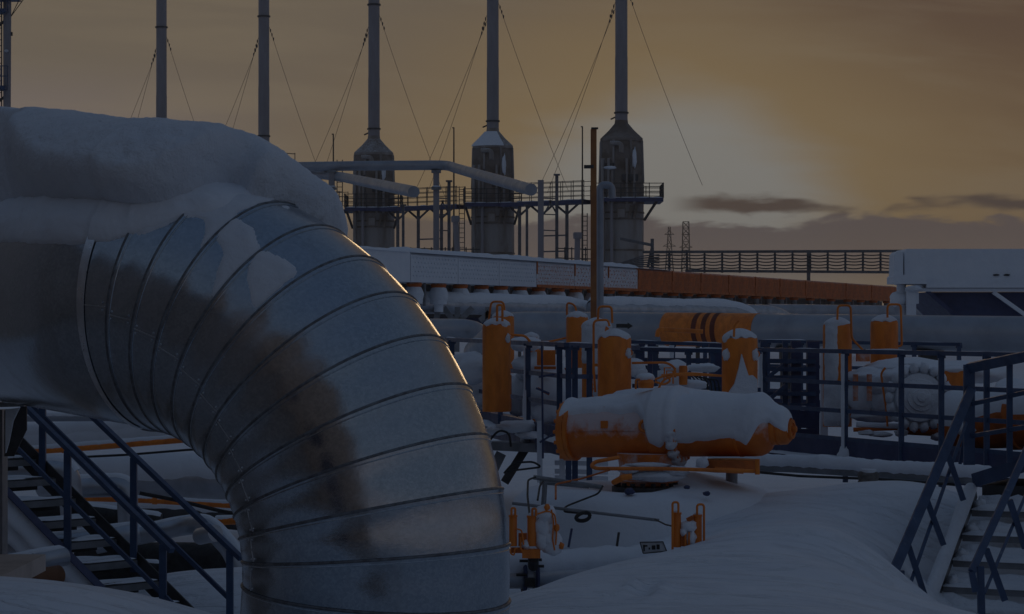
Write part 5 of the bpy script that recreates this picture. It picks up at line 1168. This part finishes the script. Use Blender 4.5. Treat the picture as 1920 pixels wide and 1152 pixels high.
# ================================================================== EXHAUST TOWERS
TW = []
def tower_pos(kk):
    s_ = 1+0.041*kk; Y = 200*s_; u = 960+(205-242.5*kk)/s_; return u, Y
def tower(kk, label):
    u, Y = tower_pos(kk); k = 200.0/FPX                    # metres per pixel at the first tower
    z = lambda v: H+(VH-v)*k                               # heights shared by all towers
    x = (u-UC)/FPX*Y; C = lambda v, dx=0.0, dy=0.0: V(x+dx, Y+dy, z(v))
    root = thing('exhaust_tower', label, 'tower', V(x, Y, 0.4), 'compressor exhaust towers')
    # body: round lower shell, octagonal hood, pyramid, stack
    MB().lathe([(42*k, 0), (42*k, 1)], V(x, Y, .3), C(384), 28).build('lower_shell', 'tower', root, 30)
    for v in (400, 412, 470): MB().lathe([(43.2*k, 0), (43.2*k, 1)], C(v+1.5), C(v-1.5), 28).build('hoop', 'tower_dark', root, 30)
    def octa(r, v): return [C(v, r*math.cos(a), r*math.sin(a)) for a in np.linspace(math.pi/8, 2*math.pi+math.pi/8, 8, endpoint=False)]
    MB().loft([octa(45*k, 384), octa(45*k, 350), octa(43*k, 340), octa(40.5*k, 266), octa(40.5*k, 263)]).build('hood', 'tower_dark', root, 20)
    for a in np.linspace(math.pi/8, 2*math.pi+math.pi/8, 8, endpoint=False):
        MB().obox(C(345, 43.5*k*math.cos(a), 43.5*k*math.sin(a)), C(265, 41*k*math.cos(a), 41*k*math.sin(a)), .16, .16).build('corner_rib', 'tower', root, 20)
    MB().loft([octa(42.5*k, 266), octa(42.5*k, 261), octa(26*k, 246), octa(13.5*k, 232), octa(12.8*k, 226)]).build('hood_roof', 'tower_dark' if kk in (0, 3) else 'tower', root, 20)
    b = MB(); rings = []
    for r_, v in ((42.8, 263), (40, 257.5), (28, 246.5), (16, 233.5)):
        rings.append([C(v-1.0, r_*k*math.cos(a)*(1+.03*mnoise.noise(Vector((a*3, kk, v)))), r_*k*math.sin(a)) for a in np.linspace(math.pi*(.95+.1*kk), math.pi*(1.62+.05*kk), 14)])
    if kk == 1: b.loft(rings, False, False).build('roof_snow', 'snow', root, 60)
    sk = MB().lathe([(11.8*k, 0), (11.8*k, .3), (11.4*k, .31), (11.4*k, 1)], C(230), C(-170), 24); sk = sk.build('stack', 'stack', root, 40)
    for v in (212, -40): MB().lathe([(13.8*k, 0), (13.8*k, 1)], C(v+1.5), C(v-1.5), 24).build('stack_flange', 'steel_dark', sk, 30)
    MB().obox(C(220, -11*k), C(224, -20*k), .12, .12).build('hook', 'steel_dark', root, 20)
    # ducts, doors, risers on the faces
    fy = -42*k
    MB().tube(fillet([C(272, -22*k, fy), C(272, -2*k, fy-.3), C(290, -2*k, fy-.3)], .5, 5), 4.5*k, 10).build('vent_elbow', 'tower', root)
    for dx in (-26, -19, 8, 22): MB().cyl(C(384, dx*k, fy*.93-.4), C(300 if dx in (-26, 8) else 322, dx*k, fy*.93-.4), 2.6*k, None, 10).build('riser', 'tower', root)
    dr = MB().box(C(402, -2*k, fy-.05), (16*k, .25, 20*k)).build('door', 'tower_dark', root, 20); MB().box(C(402, -2*k, fy-.12), (12*k, .2, 15*k)).build('door_panel', 'tower', dr, 20)
    for dx in (12, 22): MB().obox(C(412, dx*k, fy*.95), C(388, (dx+5)*k, fy*.95), .22, .22, (1, 0, 0)).build('strut', 'tower_dark', root, 20)
    MB().box(C(336, 14*k, fy-.1), (30*k, .5, 12*k)).build('louvre', 'steel_dark', root, 20); MB().box(C(312, -24*k, fy), (18*k, .5, 6*k)).build('ledge', 'steel_dark', root, 20)
    MB().blob(C(318, -22*k, fy-.4), (12*k, .4, 3*k), kk, .3).build('snow_clump', 'snow', root, 180); MB().blob(C(300, 22*k, fy-.1), (4*k, .3, 18*k), kk+2, .4).build('snow_clump', 'snow', root, 180)
    MB().cyl(V(x-36*k, Y-38*k, .4), C(300, -36*k, -38*k), 4*k, None, 12).build('downpipe', 'tower', root); MB().cyl(V(x-20*k, Y-46*k, .4), C(380, -20*k, -46*k), 3*k, None, 10).build('downpipe', 'stack', root)
    # gallery round the hood
    rr = 56*k; g = [V(x+a*rr*(1.35 if kk == 0 and a > 0 else 1), Y+b*rr, z(374)) for a, b in ((-1, -1), (1, -1), (1, 1), (-1, 1))]
    gd = MB().loft([[p-V(0, 0, .30) for p in g], g]).build('gallery_deck', 'blue_dark', root, 20)
    snow_strip(g[0]+V(0, .3, 0), g[1]+V(0, .3, 0), .5, .12, root, n=14, seed=kk)
    for sx in (-1, 1): MB().obox(C(376, sx*(54 if kk or sx < 0 else 66)*k, -50*k), C(414, sx*42*k, -20*k), .18, .18, (1, 0, 0)).build('gallery_strut', 'steel_dark', root, 20)
    for i in range(4):
        p, q = g[i], g[(i+1) % 4]
        for h_ in (.4, .8, 1.2): MB().obox(p+V(0, 0, h_), q+V(0, 0, h_), .06, .06).build('gallery_rail', 'steel_dark', gd, 20)
        for t in np.linspace(0, .8, 5): c = p+(q-p)*t; MB().obox(c, c+V(0, 0, 1.25), .07, .07, (1, 0, 0)).build('gallery_post', 'steel_dark', gd, 20)
    # guy wires with insulators
    top = z(5)
    for (dx, dy, dzt) in ((62, -40, 2), (-58, 80, 0), (-66, 10, -1)):
        p = V(x+np.sign(dx)*11.5*k, Y, top+dzt*.5); q = V(x+dx*2.35*k, Y+dy*2.0*k, z(330)-1); gw = MB().tube([p+(q-p)*t-V(0, 0, 1.6*t*(1-t)) for t in np.linspace(0, 1, 9)], .019, 5).build('guy_wire', 'wire', root)
        for t in (.02, .045, .07): c = p+(q-p)*t; MB().lathe([(.03, 0), (.065, .5), (.03, 1)], c-V(0, 0, .16), c+V(0, 0, .16), 8).build('insulator', 'steel_dark', gw)
    return x, Y
tower(0, 'weathered exhaust tower nearest the sun, tall stack with pointed hood')
tower(1, 'exhaust tower with snowy pointed hood, second from the right')
tower(2, 'exhaust tower with pointed hood, third from the right, behind the overhead pipe')
tower(3, 'exhaust stack rising from the tip of the snowy big pipe')
tower(4, 'exhaust stack furthest left of the five, rising over the snow slab')

def gallery():
    k = 200.0/FPX; z = lambda v: H+(VH-v)*k
    pos = [V((tower_pos(i)[0]-UC)/FPX*tower_pos(i)[1], tower_pos(i)[1], 0) for i in range(5)]
    names = ('nearest the sun', 'between the second and third towers', 'left of the third tower', 'behind the snowy pipe tip')
    for i in range(4):
        a, b = pos[i], pos[i+1]; d = unit(b-a); S = unit(np.cross(d, V(0, 0, 1))); S = -S if S[1] > 0 else S; a, b = a+d*2.4+S*1.4, b-d*2.4+S*1.4
        r = thing('gallery_walkway', f'steel gallery walkway with rails linking two exhaust towers, {names[i]}', 'walkway', a+V(0, 0, 0.4), 'gallery walkways between the towers')
        MB().obox(a+V(0, 0, z(374)-.2), b+V(0, 0, z(374)-.2), 1.3, .35).build('deck', 'blue_dark', r, 20); snow_strip(a+V(0, 0, z(374)-.03)+S*.4, b+V(0, 0, z(374)-.03)+S*.4, .4, .10, r, n=30, seed=i, gaps=.15)
        for s_ in (-.6, .6):
            for h_ in (.35, .75, 1.15, 1.55): MB().obox(a+S*s_+V(0, 0, z(374)+h_), b+S*s_+V(0, 0, z(374)+h_), .05, .05).build('rail', 'steel_dark', r, 20)
            for t in np.linspace(0, 1, 9): c = a+(b-a)*t+S*s_; MB().obox(c+V(0, 0, z(374)), c+V(0, 0, z(374)+1.6), .06, .06, (1, 0, 0)).build('post', 'steel_dark', r, 20)
        for t in (.25, .55, .82):
            c = a+(b-a)*t; MB().obox(c+V(0, 0, .3), c+V(0, 0, z(376)), .28, .28, (1, 0, 0)).build('leg', 'rack', r, 20)
            for s_ in (-1, 1): MB().obox(c+V(0, 0, z(400)), c+d*s_*1.4+V(0, 0, z(378)), .14, .14, (1, 0, 0)).build('knee_brace', 'rack', r, 20)
        for zz in (z(470), z(440)): MB().obox(a+(b-a)*.25+V(0, 0, zz), a+(b-a)*.55+V(0, 0, zz), .12, .12).build('tie', 'rack', r, 20)
gallery()

def tower_yard():
    # loop of overhead pipe on pillars, in front of the towers
    Y = 150.0
    r = thing('overhead_pipe', 'grey overhead pipe loop carried high on pillars before the towers', 'pipe', P(820, 640, Y))
    MB().tube(fillet([P(520, 316, Y+40), P(556, 313, Y+2), P(700, 311, Y), P(838, 310, Y), P(852, 315, Y-2), P(996, 356, Y-30)], 1.5, 6), 9.2*px(Y), 18).build('pipe_run', 'pipe_grey', r)
    MB().tube(fillet([P(540, 320, Y+6), P(640, 332, Y), P(776, 360, Y-28)], 2, 6), 9.0*px(Y), 18).build('pipe_run', 'pipe_grey', r)
    for u, Yq in ((622, Y), (818, Y), (1014, Y-6)):
        MB().obox(P(u, 700, Yq), P(u, 322 if u < 1000 else 338, Yq), 11*px(Yq), 11*px(Yq), (1, 0, 0)).build('pillar', 'stack', r, 20)
        if u < 1000:
            MB().obox(P(u, 356, Yq-.2), P(u, 352, Yq-.2), 16*px(Yq), .6, (1, 0, 0)).build('pillar_collar', 'steel', r, 20); MB().blob(P(u, 350, Yq-.3), (8*px(Yq), .3, 2*px(Yq)), u, .2).build('snow_clump', 'snow', r, 180)
            MB().obox(P(u-9, 322, Yq), P(u+9, 322, Yq), .5, 5*px(Yq)).build('saddle', 'steel', r, 20)
    for (u, w, Yq, vt) in ((842, 6, Y+4, 340), (1044, 6, Y+4, 328), (988, 5, Y+20, 385), (756, 5, Y+20, 385)):
        o = thing('steel_column', {842: 'thin steel column right of the second overhead pipe pillar', 1044: 'thin steel column with flat head near the tall pole', 988: 'thin steel column at the right of the second tower from the right', 756: 'thin steel column at the right of the third tower'}[u], 'column', P(u, 700, Yq))
        MB().obox(P(u, 700, Yq), P(u, vt, Yq), w*px(Yq), w*px(Yq), (1, 0, 0)).build('shaft', 'rack', o, 20); MB().box(P(u, vt, Yq), (12*px(Yq), .4, 3*px(Yq))).build('head_plate', 'rack', o, 20)
        for v in (372, 402, 432): MB().obox(P(u-26 if u in (842, 1044) else u, v, Yq), P(u, v+1, Yq), .1, 2*px(Yq)).build('tie', 'rack', o, 20) if u in (842, 1044) else None
        if u in (842, 1044):
            MB().obox(P(u-24, 402, Yq), P(u-10, 376, Yq), .1, .1, (1, 0, 0)).build('brace', 'rack', o, 20); MB().obox(P(u, 402, Yq), P(u-14, 376, Yq), .1, .1, (1, 0, 0)).build('brace', 'rack', o, 20)
    # tall pole with a goosenecked vent pipe
    Y = 41.0; k = px(Y)
    r = thing('vent_pole', 'tall orange-sided steel pole with a flat cap, right of the middle', 'pole', P(1113, 700, Y))
    MB().obox(P(1113, 720, Y), P(1113, 243, Y), 11*k, 11*k, (1, 0, 0)).build('mast', pbr('rusty_orange_pole', (0.42, 0.18, 0.06), (0.30, 0.12, 0.05), 2, .6, .8, .1), r, 20); MB().box(P(1115, 241, Y), (13*k, .12, 3*k)).build('cap', 'steel_dark', r, 20)  # orange is the pole's own colour
    MB().box(P(1104, 313, Y), (18*k, .12, 6*k)).build('arm', 'steel_dark', r, 20)
    Y = 42.0
    r = thing('vent_pipe', 'grey vent pipe with gooseneck top close beside the tall pole', 'pipe', P(1126, 700, Y))
    MB().tube(fillet([P(1125, 720, Y), P(1125, 347, Y), P(1147, 347, Y), P(1148, 372, Y)], .12, 7), 7*k, 16).build('pipe', 'pipe_grey', r)
    # mushroom vents
    for (u, vt, lab) in ((854, 405, 'slanting mushroom vent pipe left of the second tower'), (1083, 436, 'mushroom vent pipe left of the tall pole')):
        Yq = 140.0; o = thing('roof_vent', lab, 'vent', P(u, 520, Yq)); MB().cyl(P(u+(8 if u < 900 else -2), 540, Yq), P(u, vt+10, Yq), 5.5*px(Yq), None, 14).build('pipe', 'stack', o); MB().lathe([(8*px(Yq), 0), (8.5*px(Yq), .8), (7*px(Yq), 1)], P(u, vt+12, Yq), P(u, vt, Yq), 16).build('hood', 'stack', o)
    for (u, vt, lab) in ((625, 252, 'thin lightning rod over the first overhead pipe pillar'), (851, 240, 'thin lightning rod over the end of the overhead pipe'), (1092, 238, 'thin lightning rod left of the tall pole')):
        Yq = 160.0; o = thing('lightning_rod', lab, 'rod', P(u, 520, Yq), 'lightning rods among the towers'); MB().lathe([(2.0*px(Yq), 0), (1.6*px(Yq), .6), (1.2*px(Yq), 1)], P(u, 560, Yq), P(u, vt, Yq), 8).build('shaft', 'wire', o); MB().box(P(u-1, vt, Yq), (4*px(Yq), .1, 2*px(Yq))).build('tip', 'wire', o, 20)
    # low railings and snowy plant on the horizon
    for (u0, u1, lab) in ((560, 660, 'low far railing at the foot of the third tower'), (744, 900, 'low far railing between the third and second towers'), (1046, 1110, 'low far railing left of the tall pole')):
        Yq = 165.0; o = thing('yard_railing', lab, 'railing', P(u0, 520, Yq), 'low railings by the towers')
        for v in (466, 484): MB().obox(P(u0, v, Yq), P(u1, v+2, Yq), .08, 2*px(Yq)).build('rail', 'steel_dark', o, 20)
        for u in range(u0, u1, 13): MB().obox(P(u, 530, Yq), P(u, 464, Yq), 2*px(Yq), .08, (1, 0, 0)).build('post', 'steel_dark', o, 20)
    # service ladders by the gallery
    for (u, Yq, v0, v1, lab) in ((866, 205, 350, 490, 'caged ladder left of the second tower'), (1096, 198, 400, 490, 'caged ladder left of the tower nearest the sun'), (637, 214, 300, 480, 'caged ladder left of the third tower')):
        o = thing('ladder', lab, 'ladder', P(u, 520, Yq), 'ladders at the towers')
        for du in (-5, 5): MB().obox(P(u+du, 540, Yq), P(u+du, v0, Yq), 1.6*px(Yq), .08, (1, 0, 0)).build('stile', 'steel_dark', o, 20)
        for v in range(v0+6, v1+20, 9): MB().obox(P(u-5, v, Yq), P(u+5, v, Yq), .06, 1.2*px(Yq)).build('rung', 'steel_dark', o, 20)
    # small tank dome and stair rail by the stack tip
    Yq = 215.0; o = thing('roof_guardrail', 'small guard rail frame right of the stack at the pipe tip', 'railing', P(540, 400, Yq))
    for u in (523, 534, 553): MB().obox(P(u, 302, Yq), P(u, 287, Yq), 1.5*px(Yq), .07, (1, 0, 0)).build('post', 'steel_dark', o, 20)
    for v in (287, 300): MB().obox(P(514, v-1, Yq), P(553, v+2, Yq), .07, 1.5*px(Yq)).build('rail', 'steel_dark', o, 20)
    MB().obox(P(534, 305, Yq), P(534, 640, Yq), .2, .2, (1, 0, 0)).build('stem', 'steel_dark', o, 20)
    # light mast at the left edge
    Y = 110.0; k = px(Y)
    r = thing('ladder_mast', 'steel mast with blue ladder platforms at the far left edge', 'mast', P(12, 700, Y))
    MB().lathe([(7.5*k, 0), (7*k, .6), (8*k, 1)], P(12, 740, Y), P(14, -150, Y), 20).build('shaft', 'stack', r)
    for v, u1 in ((22, 16), (166, 15), (-2, 36)): MB().box(P((u1-50)/2, v, Y-.1), ((u1+50)*k, 1.1, 6*k)).build('platform', 'blue', r, 20)
    for u in (-8, 2, 15): MB().obox(P(u, 162, Y-.5), P(u, 124, Y-.5), 1.6*k, .05, (1, 0, 0)).build('rail_post', 'blue', r, 20)
    for u in (-8, 2, 15): MB().obox(P(u, 20, Y-.5), P(u, -20, Y-.5), 1.6*k, .05, (1, 0, 0)).build('rail_post', 'blue', r, 20)
    for v in (124, 143, -20, 2): MB().obox(P(-30, v, Y-.5), P(15, v, Y-.5), .05, 1.6*k).build('rail', 'blue', r, 20)
    for u in (-6, 3): MB().obox(P(u, 200, Y), P(u, -100, Y), 1.4*k, .05, (1, 0, 0)).build('ladder_stile', 'steel_dark', r, 20)
    for v in range(-90, 195, 11): MB().obox(P(-6, v, Y), P(3, v, Y), .05, 1.2*k).build('rung', 'steel_dark', r, 20)
    for v in (168, 26): MB().obox(P(8, v+14, Y), P(-6, v+26, Y), .1, .1, (1, 0, 0)).build('knee_brace', 'steel_dark', r, 20)
    MB().box(P(22, 64, Y), (3*k, .1, 7*k)).build('sensor', 'steel_dark', r, 20); MB().blob(P(12, 96, Y-.25), (4*k, .1, 3*k), 1, .2, 12, 8).build('lamp', 'sign', r, 180)
    for q in ((58, -20), (40, -8)): MB().tube([P(20, 32, Y), P(*q, Y)], .02, 5).build('stay', 'wire', r)
tower_yard()

# ================================================================== PYLONS ON THE HORIZON
def pylon(u, vt, wtop, wbase, Y, label, arm):
    k = px(Y); r = thing('power_pylon', label, 'pylon', P(u, 612, Y), 'lattice pylons on the horizon')
    vb = 614.0; lev = [vt+(vb-vt)*t for t in (0, .06, .12, .19, .27, .36, .46, .58, .72, .86, 1)]
    hw = lambda v: (wtop+(wbase-wtop)*((v-vt)/(vb-vt))**1.2)/2
    cor = lambda v, i: P(u, v, Y)+V((-1, 1, 1, -1)[i]*hw(v)*k, (-1, -1, 1, 1)[i]*hw(v)*k, 0)
    for i in range(4):
        for j in range(len(lev)-1): MB().obox(cor(lev[j], i), cor(lev[j+1], i), 1.2*k, 1.2*k, (1, 0, 0)).build('leg', 'wire', r, 20)
    for f in range(4):
        m = MB()
        for j in range(len(lev)-1):
            a, b = f, (f+1) % 4; m.obox(cor(lev[j], a), cor(lev[j+1], b), .7*k, .7*k, (1, 0, 0)); m.obox(cor(lev[j], b), cor(lev[j+1], a), .7*k, .7*k, (1, 0, 0)); m.obox(cor(lev[j], a), cor(lev[j], b), .7*k, .7*k)
        o = m.build('lattice', 'wire', r, 20); o['kind'] = 'stuff'
    for v, w in arm: MB().obox(P(u-w, v, Y), P(u+w, v, Y), 1.2*k, 1.2*k).build('cross_arm', 'wire', r, 20); MB().obox(P(u-w, v, Y), P(u, v-6, Y), .8*k, .8*k).build('arm_stay', 'wire', r, 20); MB().obox(P(u+w, v, Y), P(u, v-6, Y), .8*k, .8*k).build('arm_stay', 'wire', r, 20)
pylon(1255, 426, 4, 34, 900, 'thin tapering lattice pylon, left one of the pair on the horizon', ((440, 9), (462, 12)))
pylon(1286, 416, 11, 24, 820, 'square-topped lattice pylon, right one of the pair on the horizon', ((440, 8), (464, 12)))

# ================================================================== COMPRESSOR HALL behind the viewer (mirrored in the big pipe)
def hall():
    r = thing('compressor_hall', 'dark sheet-metal compressor hall standing behind and left of the viewer', 'building', V(-14, -8, 0.6))
    MB().box(V(-15.6, -11, 8.2), (30, 15, 14.6)).build('wall', 'wall', r, 20)
    MB().box(V(-15.6, -11, 15.8), (31, 16, .6)).build('roof', 'snow', r, 20)
    for x in range(-30, 0, 3): MB().box(V(x-.4, -3.46, 8.2), (.12, .08, 14)).build('wall_rib', 'wall', r, 20)
    MB().box(V(-8, -3.44, 3.4), (3.2, .1, 4)).build('door', 'blue_dark', r, 20)
    r = thing('added_side_hall', 'long low hall out of frame on the left, added to darken the pipe reflection', 'building', V(-20, 16, 0.4))  # second hall put in so the pipe's left run mirrors something dark
    MB().box(V(-21, 17, 5.6), (16, 40, 10.6)).build('wall', 'wall', r, 20)
    MB().box(V(-21, 17, 11.1), (17, 41, .5)).build('roof', 'snow', r, 20)
    for y in range(-2, 36, 4): MB().box(V(-12.97, y, 5.6), (.08, .14, 10.4)).build('wall_rib', 'wall', r, 20)
def viewer_deck():
    r = thing('unseen_deck', 'unseen platform under the viewer, added to darken the pipe reflection', 'platform', V(-4.5, 2.5, 0.3))  # added out of view and stretched forward to darken the elbow's reflection
    MB().box(V(-4.75, 3.6, 1.47), (9.1, 14.0, .12)).build('deck', 'deck', r, 20)
    MB().box(V(-7.4, 14.1, 1.47), (8.0, 6.8, .12)).build('deck', 'deck', r, 20)
    for x in (-9.0, -5.0, -0.8):
        for y in (-3, 2.5, 7.8): MB().obox(V(x, y, .2), V(x, y, 1.42), .14, .14, (1, 0, 0)).build('leg', 'steel_dark', r, 20)
viewer_deck()
hall()
haze_box()
for o in bpy.data.objects:
    if '_o' in o: del o['_o']
